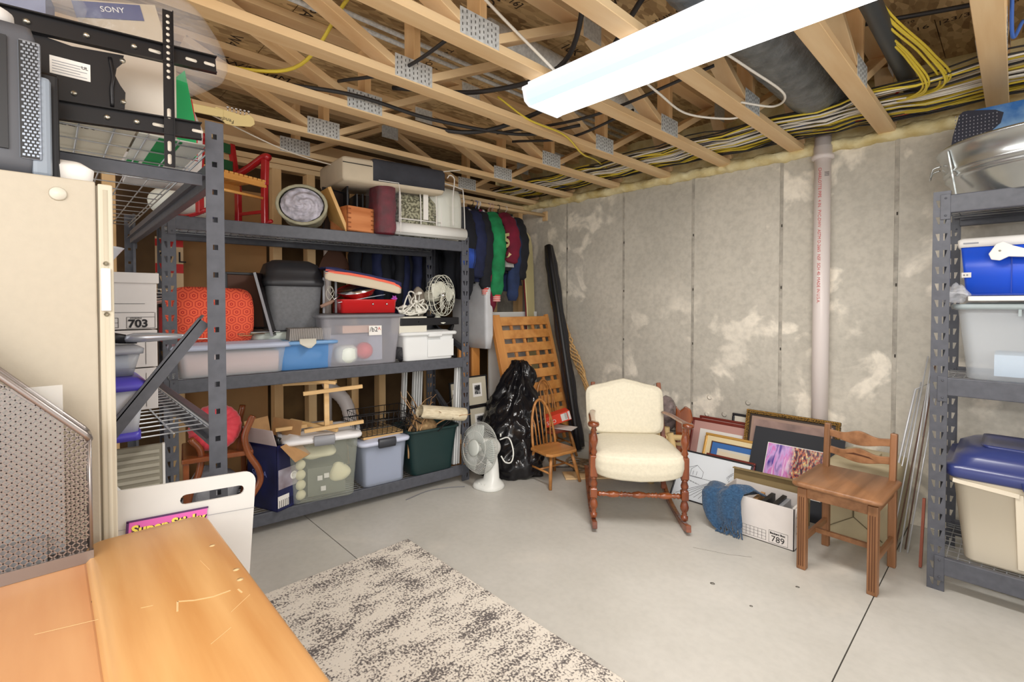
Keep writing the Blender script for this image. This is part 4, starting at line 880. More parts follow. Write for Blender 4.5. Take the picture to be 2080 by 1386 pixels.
# ================= jackets on the closet rod
RZ_=2.31
t=thing('closet_rod','round wooden closet rod between the rack end and the concrete wall','rod',(-3.52,0,RZ_))
MB().cyl((0,2.45,0),(0,YW,0.02),.017,14).build('rod',PINE,t);MB().box(-.03,YW-.02,-.04,.03,YW,.06).build('bracket',PINEX,t,bevel=.002)
MB().box(-.28,2.43,-.03,.02,2.47,.03).build('bracket',PINEX,t,bevel=.002)
CL={k:mat('cloth_'+k,c,.85,n=.25,scale=9,bump=.45,bscale=14) for k,c in dict(black=(34,36,44),navy=(38,46,84),blue=(58,96,204),green=(34,150,90),maroon=(124,24,52),white=(224,222,216),denim=(44,62,104),satin=(30,32,42)).items()}
RIB=mat('rib_red_white',(220,90,84),.8)
def jacket(label,y,body,sleeve,L,cuff=None,half=.205,drop=0,sl=.60,stripe=None,rz=0,thick=.085,hang='white',seed=0,x0=-3.52,group=None):
    t=thing('jacket',label,'jacket',(x0,y,RZ_-drop),rz,group)
    b=CL[body];s_=CL[sleeve]
    def bd(u,v):
        a=v*2*pi;c,s2=cos(a),sin(a)
        if u<.16: w=lerp(.06,half*.92,(u/.16)**.7)
        else: w=lerp(half*.92,half*1.02,(u-.16)/.84)
        z=-.075-u*L if u>0 else -.07
        sh=-.0+.07*min(1,w/half)*0
        th=thick*(.5+.5*min(1,u*3))*(1+.35*nz((c*2,u*4,seed),2,seed))
        return (w*abs(c)**.8*(1 if c>0 else -1)+.008*sin(u*20+a*3),th*abs(s2)**.8*(1 if s2>0 else -1)*(.75+.25*sin(c*9+seed)),z-.02*abs(c))
    MB().surf(bd,22,30,False,True,caps=True).build('body',b,t)
    for sg in (1,-1):
        pts=bez([(sg*half*.62,0,-.115),(sg*(half*.95),-.01,-.19),(sg*(half+.055),-.02,-.36),(sg*(half+.045),-.03,-.36-sl*.4),(sg*(half+.03),-.035,-.2-sl)],5)
        R=[lerp(.078,.062,i/(len(pts)-1))*(1+.1*sin(i*1.9+seed)) for i in range(len(pts))];R[0]=.05;R[-1]=.042
        o=MB().tube(pts,R,14,flat=.62).build('sleeve',s_,t)
        e=Vector(pts[-1])
        if cuff:
            MB().cyl(e+Vector((0,0,.012)),e+Vector((0,0,-.05)),.037,14,.034).build('cuff',cuff,t)
            mb=MB()
            for z in (-.005,-.022,-.039): mb.cyl(e+Vector((0,0,z)),e+Vector((0,0,z-.006)),.0385,14)
            mb.build('cuff_stripe',PAPER,t)
        if stripe:
            for m_,i0,i1,rr in stripe:
                MB().tube([p*1 for p in pts[i0:i1]],[R[i]*1.07 for i in range(i0,min(i1,len(pts)))],14,flat=.62).build('sleeve_stripe',m_,t)
    MB().tube([(.07*cos(a),.03*sin(a),-.07) for a in [2*pi*k/16 for k in range(16)]],.018,6,closed=True).build('collar',b,t)
    h=thing('clothes_hanger',{'white':'white','blue':'blue','black':'black','pink':'pale pink'}[hang]+' hanger for the '+' '.join(label.split(',')[0].split()[:8]),'hanger',(x0,y,RZ_-drop),rz,'hangers on the closet rod')
    hm={'white':PAPER,'blue':mat('hanger_blue',(90,120,200),.4),'black':BLK,'pink':mat('hanger_pink',(226,190,190),.4)}[hang]
    MB().tube(bez([(0,0,-.06),(0,0,-.02),(.022,0,.0),(.018,0,.028),(-.004,0,.034),(-.02,0,.02)],5),.003,6).build('hook',hm,h)
    MB().tube(bez([(-half*.85,0,-.13),(-.1,0,-.085),(0,0,-.06),(.1,0,-.085),(half*.85,0,-.13)],5),.006,6).build('arms',hm,h)
    return t
BL,WH_=CL['blue'],CL['white']
def five(par,x,z,y,s_='5'):
    text('number',s_,.17,(x,y,z),RX90,mat('gold_letter',(226,206,150),.6),par,.002,bold=.006)
j=jacket('black and blue track jacket, nearest the rack',2.62,'black','satin',.80,drop=.0,sl=.66,half=.23,stripe=[(BL,12,16,0)],seed=1,hang='blue')
for m_,z0,z1 in ((BL,0,5),(WH_,5,10)):
    q=bez([(.14,-.03,-.10),(.21,-.06,-.19),(.285,-.065,-.36),(.28,-.07,-.5)],4);MB().tube(q[z0:z1+1],.02 if m_ is BL else .012,6,flat=.6).build('shoulder_stripe',m_,j)
MB().lathe([(0,0),(.015,0),(0,.003)],8,TR((.10,-.09,-.12),rx=rad(90))).build('red_emblem',RIB,j)
jacket('plain navy jacket with a red tab, second from the rack',2.76,'navy','navy',.64,sl=.5,seed=2)
j=jacket('black jacket with red and white striped cuffs, left of the green one',2.86,'black','black',.66,RIB,sl=.6,seed=3,hang='black')
j=jacket('maroon shirt, its hem lowest under the striped cuffs',2.91,'maroon','maroon',.92,sl=.80,half=.2,seed=4,hang='blue');MB().cbox((.2,-.10,-.82),(.03,.004,.04)).build('care_label',PAPER,j)
j=jacket('white jersey with orange hem, its bottom beside the maroon one',2.94,'white','white',.86,sl=.5,half=.19,seed=9);MB().box(-.19,-.1,-.95,.19,-.06,-.91).build('orange_hem',mat('orange_hem',(236,90,60),.7),j)
jacket('bright green and black bomber jacket with striped cuffs',2.95,'black','green',.62,RIB,sl=.66,seed=5,half=.25,hang='white')
j=jacket('maroon and white sports jersey with gold number five',3.07,'white','maroon',.50,sl=.36,half=.31,seed=6,hang='pink');five(j,.305,-.42,-.092);MB().lathe([(0,0),(.05,0),(0,.003)],3,TR((.36,-.09,-.49),rx=rad(90))).build('gold_patch',mat('gold_letter'),j)
jacket('black fleece, between the jersey and the denim jacket',3.11,'black','black',.55,sl=.42,seed=7,hang='pink')
jacket('dark denim blue long sleeved top, right of the jersey',3.19,'denim','denim',.72,sl=.70,seed=8,hang='black')
jacket('black hoodie, last on the rod by the concrete wall',3.29,'black','black',.66,sl=.5,seed=10,hang='white')
# dark coats hung behind the rack
for k,(y,L,cn,lb) in enumerate(((1.98,.95,'black','long black coat behind the cord tangle'),(2.16,.90,'navy','long dark navy coat behind the desk fan'),(2.33,.95,'black','black coat behind the right end of the rack'))):
    jacket(lb,y,cn,cn,L,sl=.6,rz=rad(80),x0=-3.685,half=.13,thick=.035,seed=20+k,drop=.18)
# garment bag
t=thing('garment_bag','translucent white garment bag hanging below the track jacket by the rack end','bag',(-3.50,2.84,2.2),rad(2))
MB().loft([(0,0,.24,.035,-1.22,.02),(0,0,.25,.05,-1.1,.03),(0,0,.25,.05,-.3,.03),(0,0,.2,.04,-.08,.03),(0,0,.04,.02,-.02,.02)],5,fn=lambda p:(p.x,p.y+.03*nz((p.x*1,0,p.z),7),p.z)).build('bag_film',mat('garment_film',(236,238,242),.3,alpha=.85,n=.1,bump=.4,scale=5),t)
# white sheets in the corner
t=thing('foam_sheet','white foam sheet standing behind the slatted wood panel','sheet',(-3.52,3.06,.0),0)
MB().box(0,0,0,.02,.66,1.30).build('sheet',mat('foam_white'),t)
# snowboard
t=thing('snowboard','cream and maroon edged snowboard standing right of the jackets','snowboard',(-3.45,3.62,.58),rad(112),rx=rad(-3))
pl=[(-.12+.0*0,.12),(-.125,.3),(-.10,.75),(-.125,1.2),(-.12,1.4),(-.08,1.5),(0,1.54),(.08,1.5),(.12,1.4),(.125,1.2),(.10,.75),(.125,.3),(.12,.12),(.08,.03),(0,0),(-.08,.03)]
MB().prism(pl,0,.012,Matrix.Rotation(rad(90),4,'X')).build('board',mat('board_cream',(226,214,160),.3),t,bevel=.003);MB().prism([(x*.99,y) for x,y in pl],-.012,-.0005,Matrix.Rotation(rad(90),4,'X')).build('base',mat('board_maroon',(130,40,50),.3),t)
# slatted crib end leaning
OAK=wood('honey_oak',(226,162,92),(198,130,66),1,.35,5,.3);OAKZ=wood('honey_oak_z',(224,158,88),(196,126,62),2,.35,5,.3)
t=thing('slatted_panel','honey oak slatted panel with six wide rails, leaning in the corner under the jackets','panel',(-2.99,2.94,0),rad(90-3),rx=rad(-17))
PW_=.74
MB().box(0,-.02,0,.10,.02,1.33).build('stile',OAKZ,t,bevel=.004);MB().box(PW_-.035,-.02,0,PW_,.02,1.33).build('stile',OAKZ,t,bevel=.004)
for k in range(9): MB().box(.10,-.018,1.225-k*.13,PW_-.035,.012,1.31-k*.13).build('rail',OAK,t,bevel=.004)
for x in (.22,.36,.5,.62): MB().box(x,.0,.1,x+.03,.02,1.28).build('back_slat',OAKZ,t,bevel=.003)
t=thing('wooden_boards','two upright honey wood boards left of the slatted panel','boards',(-3.48,2.66,0))
MB().box(0,0,0,.025,.11,1.02).build('board',OAKZ,t,bevel=.003);MB().box(0.0,.15,0,.025,.24,.98).build('board',OAKZ,t,bevel=.003);MB().box(-.03,.10,0,-.005,.18,1.0).build('board',mat('dark_brown_board'),t)
# black and white small frames stack by rack end
for k,(x,y,z,h,wd,lb) in enumerate(((-3.22,2.57,.50,.26,.22,'black framed small portrait photo at the top of the pile, by the rack end'),(-3.20,2.58,.235,.26,.22,'black framed print below the portrait photo by the rack end'),(-3.30,2.45,.45,.26,.11,'black framed picture seen through the rack end post holes'),(-3.28,2.46,.2,.24,.11,'black framed key print low behind the rack end post'))):
    t=thing('picture_frame',lb,'frame',(x,y,z),rad(88),rx=rad(-6),group=None)
    MB().box(0,-.008,0,wd,.008,.012).box(0,-.008,h-.012,wd,.008,h).box(0,-.008,0,.012,.008,h).box(wd-.012,-.008,0,wd,.008,h).build('frame',BLK,t);MB().box(.01,-.002,.01,wd-.01,.006,h-.01).build('mat_board',mat('mat_taupe',(196,188,168),.8),t)
    MB().box(wd*.28,-.004,h*.3,wd*.72,-.001,h*.75).build('photo',PAPER,t);MB().box(wd*.36,-.005,h*.38,wd*.64,-.003,h*.68).build('portrait',mat('photo_grey',(150,150,150),.5,c2=(40,40,44),scale=30,ramp=(.45,.55)),t)
t=thing('wooden_shelf_box','open wooden box standing behind the rack end, holding up the upper frames','box',(-3.32,2.46,0),0);MB().box(0,0,0,.16,.36,.22).build('box_body',OAK,t,bevel=.003)
# garbage bag
GB=mat('garbage_bag',(24,23,26),.16,bump=.55,scale=5,bscale=10)
def gb(u,v):
    a=v*2*pi;z=.88*u;prof=(.31 if u<.25 else lerp(.31,.05,((u-.25)/.75)**1.3))
    fold=.02*sin(a*6+5*sin(u*6))*(u**.8)*(1-u*.4)+.06*nz((cos(a)*2,sin(a)*2,u*5),1.1,3)
    r=prof+fold+.04*nz((cos(a)*3,sin(a)*3,u*9),1.6,8);r=max(.02,r)
    return (r*1.1*cos(a)-.02*u,r*.85*sin(a)+.20*u,z+.02*nz((cos(a)*2,sin(a)*2,u*4),2,1)*(u>.05))
o=tag(MB().surf(gb,60,90,False,True,caps=True).build('garbage_bag',GB),'tall black garbage bag standing behind the white fan','bag');o.location=(-2.97,2.76,.004)
# oscillating fan
FW=mat('fan_white',(232,233,228),.3)
t=thing('table_fan','white oscillating table fan with round grille on the floor at the rack end','fan',(-2.74,2.385,0),rad(10))
MB().loft([(0,0,.115,.10,0,.09),(0,0,.12,.105,.01,.09),(0,0,.11,.095,.035,.085),(0.01,0.02,.06,.055,.06,.05),(.012,.03,.045,.045,.16,.04),(.01,.03,.035,.035,.24,.03)],6).build('base',FW,t)
M_=TR((-.02,0,.30),rz=rad(-12),rx=rad(0))@Matrix.Rotation(rad(78),4,'X')   # local z -> towards viewer (-y) tilted up
M_=TR((-.055,-.035,.295))@Euler((rad(80),0,rad(-8))).to_matrix().to_4x4()@Matrix.Scale(1.24,4)
MB().lathe([(.0,-.15),(.035,-.145),(.055,-.12),(.06,-.06),(.05,-.02),(0,-.015)],22,M_).build('motor_housing',FW,t)
MB().lathe([(0,.0),(.025,.0),(.025,.03),(0,.034)],18,M_).build('hub',FW,t)
for k in range(3):
    g=k*2.094
    def fb(u,v,g=g):
        r=.022+.115*u;wd=(.95-.25*u);a=g+(v-.5)*wd*1.6;return M_@Vector((r*cos(a),r*sin(a),.008+(v-.5)*.03))
    MB().surf(fb,8,10).build('blade',mat('blade_clear',(206,212,208),.2,alpha=.7),t,solid=.002)
def grille(sgn,nm):
    mb=MB();n_=80
    for k in range(n_):
        a=2*pi*k/n_
        P=[(.045,sgn*.052),(.09,sgn*.052),(.135,sgn*.036),(.152,.0)] if sgn>0 else [(.05,-.045),(.11,-.045),(.152,0)]
        mb.tube([M_@Vector((r*cos(a+ .25*(r>.1)),r*sin(a+.25*(r>.1)),z)) for r,z in P],.00125,3)
    for r,z in ((.153,0),(.1,sgn*.05)): mb.tube([M_@Vector((r*cos(a),r*sin(a),z)) for a in [2*pi*k/40 for k in range(40)]],.003 if z==0 else .0015,5,closed=True)
    mb.build(nm,FW,t)
grille(1,'front_grille');grille(-1,'rear_grille')
MB().lathe([(0,.05),(.046,.05),(.05,.054),(.04,.06),(0,.061)],24,M_).build('badge',mat('badge_grey',(206,210,204),.3),t)
MB().tube(bez([(.03,.1,.34),(.10,.12,.36),(.15,.11,.27),(.14,.1,.19),(.09,.09,.18),(.05,.09,.22)],6),.0055,6).build('power_cord',FW,t)
MB().tube([(.03,.11,.36),(.03,.11,.385)],.006,8).build('oscillation_knob',FW,t)
for k in range(3): MB().cbox((.0+.0*k,-.082,.045+.014*k*0),(.012,.006,.008)).build('button',FW,t,loc=((-.03+.03*k,0,0)))
cable('thin grey cord lying on the floor by the rack foot',[(-2.86,2.25,.004),(-2.93,2.15,.004),(-2.98,2.0,.004),(-2.95,1.8,.004)],mat('grey_cord',(120,120,124),.5),.0035)

# windsor child chairs
def windsor(label,loc,rz,m,s=1.0,backh=.36):
    t=thing('child_chair',label,'chair',loc,rz)
    sh=.255;a=.145
    se=[(-.125,-.14),(-.06,-.150),(0,-.144),(.06,-.150),(.125,-.14),(.15,-.10),(.14,.10),(.10,.13),(-.10,.13),(-.14,.10),(-.15,-.10)]
    MB().prism(se,sh-.022,sh).build('seat',m,t,bevel=.006,seg=3)
    for sx in (-1,1):
        for sy in (-1,1):
            MB().tube([(sx*.10,sy*.10,sh-.02),(sx*.125,sy*.122,.13),(sx*.15,sy*.15,0)],[.011,.0145,.012],10).build('leg',m,t)
    for sx in (-1,1): MB().cyl((sx*.13,-.13,.11),(sx*.13,.13,.11),.008,8).build('stretcher',m,t)
    MB().cyl((-.13,0,.11),(.13,0,.11),.008,8).build('stretcher',m,t)
    def hp(g): return (.115*cos(g)*(1.0),.10+.07*max(0,sin(g)),sh-.01+backh*max(0,sin(g))**.9 if sin(g)>0 else sh-.01)
    MB().tube([hp(pi*k/28) for k in range(29)],.0105,8).build('hoop',m,t)
    for k in range(5):
        x=-.075+.0375*k;g=math.acos(max(-1,min(1,x*1.18/.115)));e=hp(g)
        MB().tube([(x*.9,.105,sh-.01),(lerp(x*.9,e[0],.5),lerp(.105,e[1],.5),sh+backh*.45),e],[.005,.0065,.004],8).build('spindle',m,t)
    return t
WN=wood('aged_oak',(190,132,72),(150,98,50),0,.4,8,.3)
windsor('small honey wood hoop-back child chair in front of the garbage bag',(-2.50,2.84,0),rad(82),WN)
RDW=wood('dark_red_wood',(128,62,44),(92,42,30),0,.4,8,.3)
t=windsor('hoop-back child chair with a dark red seat, behind the honey one',(-2.92,3.33,0),rad(78),WN,backh=.42)
for c in t.children:
    if c.name.startswith('seat'): c.data.materials[0]=RDW;c['label']='dark red painted seat'
t=thing('shoe_box','orange-red box with a white label lying tilted on the rear child chair','box',(-2.86,3.27,.31),rad(58),rx=rad(0),ry=rad(-16))
ORG=mat('orange_red_box',(236,74,50),.5)
MB().box(-.16,-.06,0,.15,.06,.085).build('box_body',ORG,t,bevel=.002)
MB().box(.06,-.0615,.012,.12,-.060,.075).build('label',PAPER,t);MB().box(.128,-.0615,.006,.148,-.06,.08).build('label',PAPER,t);text('label_print','|||||||',.03,(.115,-.062,.02),(rad(90),rad(-90),0),INK,t)
text('box_letters','SHO',.045,(-.08,-.0615,.02),RX90,PAPER,t)
o=tag(MB().cbox((0,0,0),(.2,.14,.006)).build('paper_sheet',PAPER),'white paper sheet under the orange box on the rear chair','paper');o.location=(-2.82,3.36,.262);o.rotation_euler=(0,0,.3)
# long black tube in the corner
t=thing('fabric_roll','long black canopy bag leaning in the corner against the concrete wall','bag',(0,0,0))
P0,P1=Vector((-2.86,3.62,.02)),Vector((-3.37,3.76,1.98))
mb=MB();pp=[P0.lerp(P1,k/20) for k in range(21)]
mb.tube(pp,[.07*(1+.12*sin(k*1.3)) if k<18 else .075-.012*(k-18) for k in range(21)],14,flat=.75);mb.build('roll_cover',mat('black_nylon',(40,40,46),.5,bump=.4,scale=6),t)
MB().tube([P0.lerp(P1,k/10)+Vector((.05,-.06,0)) for k in range(11)],.03,8).build('pole_sleeve',BLK,t)
MB().beam(P0.lerp(P1,.90)+Vector((.02,-.06,0)),P0.lerp(P1,.93)+Vector((.02,-.062,0)),.07,.004,(0,1,0)).build('label',PAPER,t)
# tan rope garland
RP=mat('raffia',(214,176,122),.85,c2=(180,140,90),scale=60)
t=thing('rope_garland','bundle of tan curly willow cord leaning on the concrete wall beside the black roll','garland',(0,0,0))
for k in range(5):
    rr=random.Random(k);pts=[]
    for q in range(26):
        f=q/25;p=Vector((-3.33,3.80,1.40)).lerp(Vector((-2.58,3.70,.12)),f);pts.append(p+Vector((.035*sin(q*1.1+k*1.3),.02*cos(q*.9+k),.02*sin(q*1.7+k))))
    MB().tube(bez(pts,2),.0095,5).build('strand',RP,t)
# ================= rocking chair
MH=wood('mahogany_gloss',(150,78,34),(108,50,22),2,.2,8,.6);MHX=wood('mahogany_x',(136,72,38),(98,46,22),0,.22,8,.6)
CRF=mat('cream_upholstery',(222,214,192),.85,n=.04,bump=.15,scale=60)
t=thing('rocking_chair','wooden rocking chair with cream upholstered seat and camel back, turned red-brown legs','chair',(-1.60,2.62,0),rad(41))
def turned(p,q,prof,name,m,par,n=14):
    p=Vector(p);q=Vector(q);d=q-p;l=d.length;rt=d.to_track_quat('Z','Y').to_matrix().to_4x4()
    MB().lathe([(r,z*l) for r,z in prof],n,Matrix.Translation(p)@rt).build(name,m,par)
HW=.275
bal=[(.012,0),(.02,.01),(.022,.04),(.014,.055),(.018,.075),(.013,.085),(.024,.115),(.027,.14),(.018,.185),(.013,.2),(.02,.21)]
for sx in (-1,1):
    x=sx*HW
    P=bez([(x,-.10,.045),(x,0,.022),(x,.22,.004),(x,.48,.03),(x,.72,.12)],7)
    mb=MB()
    for i in range(len(P)-1): mb.beam(P[i],P[i+1]+(P[i+1]-P[i])*.1,.03,.042)
    mb.build('rocker',MHX,t,bevel=.004)
    turned((x,0,.05),(x,0,.63),[(.014,0),(.022,.01),(.022,.05),(.013,.06),(.017,.075),(.012,.085),(.024,.12),(.026,.15),(.02,.19),(.014,.215),(.021,.225),
        (.021,.325),(.015,.335),(.021,.345),(.024,.37),(.015,.42),(.022,.43),(.022,.44)],'front_leg',MH,t)
    MB().cbox((x,0,.208),(.044,.044,.06)).build('leg_block',MH,t,bevel=.006);MB().cbox((x,0,.375),(.046,.046,.135)).build('leg_block',MH,t,bevel=.006)
    turned((x,0,.44),(x,0,.635),[(.021,0),(.016,.06),(.022,.12),(.014,.22),(.018,.3),(.025,.42),(.026,.5),(.018,.68),(.014,.76),(.02,.8),(.014,.86),(.019,.97),(.019,1)],'arm_post',MH,t)
    AP=bez([(x*1.02,-.045,.645),(x*1.02,.02,.645),(x*1.0,.16,.635),(x*.97,.32,.625),(x*.9,.46,.615)],4)
    R_=[.03,.031,.03,.026,.023]+[.02]*(len(AP)-5)
    MB().tube(AP,R_,10,flat=.5).build('armrest',MHX,t)
    MB().lathe([(0,-.016),(.032,-.012),(.036,0),(.032,.012),(0,.016)],18,TR((x*1.02,-.045,.645))).build('arm_scroll',MHX,t)
    MB().beam((x*.93,.50,.06),(x*.93,.50,.44),.032,.032,(0,1,0)).build('rear_leg',MHX,t,bevel=.004)
    MB().beam((x*.9,.46,.40),(x*.86,.60,.80),.03,.034,(0,1,0)).build('back_post',MHX,t,bevel=.004)
    turned((x,0,.30),(x*.93,.5,.30),[(.012,0),(.012,1)],'side_stretcher',MHX,t,8)
turned((-HW,0,.20),(HW,0,.20),[(.012,.04),(.018,.07),(.011,.09),(.017,.11),(.011,.13),(.019,.17),(.021,.22),(.017,.27),(.011,.29),(.02,.31),(.012,.33),(.018,.35),(.011,.37),(.016,.39),(.011,.42),(.017,.44),(.023,.5),(.017,.56),(.011,.58),(.016,.61),(.011,.63),(.018,.65),(.012,.67),(.02,.69),(.011,.71),(.017,.73),(.021,.78),(.019,.83),(.011,.87),(.017,.89),(.011,.91),(.018,.93),(.012,.96)],'front_stretcher',MH,t)
MB().cyl((-HW*.93,.5,.2),(HW*.93,.5,.2),.012,10).build('rear_stretcher',MHX,t)
MB().beam((-HW,0,.40),(HW,0,.40),.03,.06).build('seat_rail',MHX,t)
# seat: domed with bowed front, under arms
def seat(u,v):
    a=v*2*pi;c,s_=cos(a),sin(a);ex=.28;sg=lambda q:(1 if q>0 else -1)
    X=sg(c)*abs(c)**ex;Y=sg(s_)*abs(s_)**ex
    prof=[(0,.345),(.80,.325),(.97,.338),(1.0,.38),(1.0,.42),(.97,.452),(.85,.468),(.5,.482),(0,.487)]
    f=u*(len(prof)-1);i=min(int(f),len(prof)-2);k=f-i;r=lerp(prof[i][0],prof[i+1][0],k);z=lerp(prof[i][1],prof[i+1][1],k)
    w_=lerp(.285,.245,(Y+1)/2);y=.21+Y*.27*r
    bow=-.03*(1-X*X) if Y<-.5 else 0
    if z<.4 and Y<0:z-=.03*(1-X*X)*r
    return (X*w_*r*(1 if not(Y<-.6) else 1),y+bow*r,z)
MB().surf(seat,33,140,False,True).build('seat_cushion',CRF,t)
# back: camel top
def back(u,v):
    a=v*2*pi;c,s_=cos(a),sin(a);sg=lambda q:(1 if q>0 else -1);ex=.30
    X=sg(c)*abs(c)**ex;Z=sg(s_)*abs(s_)**ex
    prof=[(0,-.0),(.6,-.002),(.9,.006),(1,.028),(1,.05),(.9,.07),(0,.075)]
    f=u*(len(prof)-1);i=min(int(f),len(prof)-2);k=f-i;r=lerp(prof[i][0],prof[i+1][0],k);d=lerp(prof[i][1],prof[i+1][1],k)
    w_=.272-.014*(1-Z)/2*0
    top=.045*math.exp(-((X/.45)**2))
    zz=.165*Z*r+(top*(Z+1)/2*r if Z>-1 else 0);x=X*w_*r*(1+.02*Z)
    dd=d-.03*(X*r)**2*0
    return (x-.02,.46+dd+zz*.32-.0,.625+zz)
MB().surf(back,31,260,False,True).build('back_cushion',CRF,t)
for c in list(t.children):
    pass
# things behind the rocker
t=thing('log_stool','rustic stool of pale peeled logs behind the rocking chair','stool',(-1.86,3.42,0),rad(20))
LG=mat('peeled_log',(226,196,140),.6,n=.1,scale=10)
for p,q,r in (((-.10,-.05,0),(-.03,-.04,.44),.026),((.12,-.05,0),(.04,-.04,.40),.026),((.0,.1,0),(.0,.05,.42),.026)): MB().cyl(p,q,r,12).build('leg',LG,t)
MB().cyl((-.14,-.06,.36),(.14,-.02,.37),.022,12).cyl((-.13,.03,.30),(.13,.03,.31),.02,12).build('log_rail',LG,t);MB().cyl((-.12,.0,.22),(.12,.04,.10),.02,12).build('log_brace',LG,t)
o=tag(bag(MB(),.2,.16,.28,14,.025,8).build('plastic_bag',mat('bag_pinkgrey',(170,150,150),.15,alpha=.7,bump=.9,scale=14,n=.5)),'clear zip bag of dark red things with black edge, behind the rocking chair','bag');o.location=(-1.97,3.63,.34)
t=thing('plant_stand','black wire stand behind the rocking chair carrying the clear zip bag','stand',(-1.97,3.62,0),rad(10))
for a,b in (((-.1,-.1,0),(.1,.1,.33)),((.1,-.1,0),(-.1,.1,.33)),((-.1,.1,0),(.1,-.1,.33)),((.1,.1,0),(-.1,-.1,.33)),((-.1,-.1,.33),(.1,-.1,.33)),((.1,-.1,.33),(.1,.1,.33)),((.1,.1,.33),(-.1,.1,.33)),((-.1,.1,.33),(-.1,-.1,.33))): MB().cyl(a,b,.004,6).build('rod',BLK,t)
t=thing('wooden_headboard','glossy brown scrolled wooden headboard standing behind the rocker, right of its arm','headboard',(-1.76,3.50,0),rad(30))
MB().prism([(-.05,0),(.05,0),(.05,.45),(.075,.5),(.06,.575),(.02,.60),(-.005,.575),(-.02,.56),(-.05,.60)],-.02,.02,Matrix.Rotation(rad(90),4,'X')).build('scroll_end',MH,t,bevel=.008)
MB().box(-.05,.02,.1,-.02,.22,.5).build('side_board',MHX,t,bevel=.004)
t=thing('plastic_crate','blue plastic crate seen between the rocking chair seat and back','crate',(-2.22,3.50,0),rad(8))
MB().loft([(0,0,.26,.15,0,.02),(0,0,.28,.17,.27,.02),(0,0,.29,.18,.275,.02),(0,0,.29,.18,.29,.02)],4).build('crate_body',mat('blue_crate',(80,120,168),.5),t)
o=tag(MB().cbox((0,0,.006),(.42,.16,.012)).build('wooden_plank',PINEX,bevel=.002),'pale loose plank on the floor behind the child chairs','plank');o.location=(-2.35,3.12,.002);o.rotation_euler=(0,0,rad(50))
t=thing('dried_coil','coil of brown dried vine lying on the floor left of the rocker','vine',(-2.46,3.16,0))
for k in range(6): MB().tube([((.07+.012*k)*cos(a)+.01*sin(k),(.06+.01*k)*sin(a),.012+.012*k+.01*sin(3*a+k)) for a in [2*pi*q/20 for q in range(20)]],.007,5,closed=True).build('vine_strand',mat('vine_brown',(150,124,94),.9,n=.4,scale=30),t)
cable('thin black cord on the floor behind the child chair',[(-2.7,3.05,.004),(-2.55,3.2,.004),(-2.4,3.3,.004),(-2.2,3.35,.004)],'black',.0035)
# ================= framed pictures leaning on the concrete wall
def framed(label,x0,x1,yb,zt,yt,fm,fw,matc,picts,depth=.02,rz=0,z0=0):
    w_=x1-x0;L=sqrt((zt-z0)**2+(yt-yb)**2);t=thing('picture_frame',label,'frame',(x0,yb,z0),rz,rx=-math.atan2(yt-yb,zt-z0))
    for b in ((0,0,0,w_,depth,fw),(0,0,L-fw,w_,depth,L),(0,0,fw,fw,depth,L-fw),(w_-fw,0,fw,w_,depth,L-fw)): MB().box(*b).build('frame_side',fm,t,bevel=min(.006,fw/3))
    MB().box(fw*.9,depth*.35,fw*.9,w_-fw*.9,depth*.9,L-fw*.9).build('mat_board',matc,t)
    for nm,m,(a,b,c,d) in picts:
        MB().box(a*w_,depth*.3-.001*len(t.children)*.2,b*L,c*w_,depth*.36,d*L).build(nm,m,t)
    return t,w_,L
def lines(par,segs,m,y=-.001,w_=.0016,name='drawn_line'):
    mb=MB()
    for (a,b,c,d) in segs: mb.beam((a,y,b),(c,y,d),w_,.001,(0,1,0)) if False else mb.beam((a,y,b),(c,y,d),.0006,w_,(0,0,1) if abs(c-a)>abs(d-b) else (1,0,0))
    return mb.build(name,m,par)
MAHO=mat('mahogany_frame',(116,44,34),.35);GOLD=mat('gold_frame',(206,160,84),.35,metal=.3);BLKF=mat('black_frame',(36,36,40),.35);PINKM=mat('dusty_pink_mat',(196,152,144),.85)
DARKG=mat('ornate_gold',(146,112,52),.4,metal=.4,c2=(60,44,22),scale=120,bump=.8,bscale=150,ramp=(.42,.55))
t,w_,L=framed('mahogany frame with dusty pink mat and a floral pencil drawing',-1.82,-1.34,3.62,.46,3.79,MAHO,.022,PINKM,[('drawing',PAPER,(.16,.10,.84,.84))])
MB().lathe([(0,0),(.02,0),(.018,.002),(0,.003)],12,TR((w_*.30,.002,L*.72),rx=rad(90))).build('rose_print',mat('rose_red',(196,96,110),.7),t)
lines(t,[(w_*.2+.01*k,L*.2+.012*(k%4),w_*.32+.02*(k%3),L*.5+.01*k) for k in range(9)],mat('pencil_grey',(140,136,134),.8),.0035)
framed('second mahogany frame just behind the pink matted one',-1.78,-1.32,3.68,.475,3.83,MAHO,.02,PINKM,[])
t,w_,L=framed('black framed picture peeking between the mahogany and ornate frames',-1.53,-1.2,3.76,.53,3.855,BLKF,.02,OFFW,[('picture',mat('pic_brown',(120,84,70),.6),(.2,.2,.8,.8))])
t,w_,L=framed('gold frame with cream and bright blue mats',-1.66,-1.16,3.50,.385,3.68,GOLD,.02,mat('cream_mat',(232,214,170),.8),[('blue_mat',mat('blue_mat',(64,112,178),.8),(.12,.1,.95,.86)),('inner_mat',OFFW,(.22,.16,.92,.76)),('stitching',mat('sampler',(224,212,186),.8),(.25,.18,.9,.72))])
for b in ((.115,.1,.13,.86),(.115,.855,.95,.87)): MB().box(b[0]*w_,.001,b[1]*L,b[2]*w_,.005,b[3]*L).build('inner_edge',mat('dark_brown_board'),t)
for k in range(4): MB().lathe([(0,0),(.006,0),(0,.002)],8,TR((w_*.66,.003,L*(.3+.1*k)),rx=rad(90))).build('stitched_flower',mat('rose_red'),t)
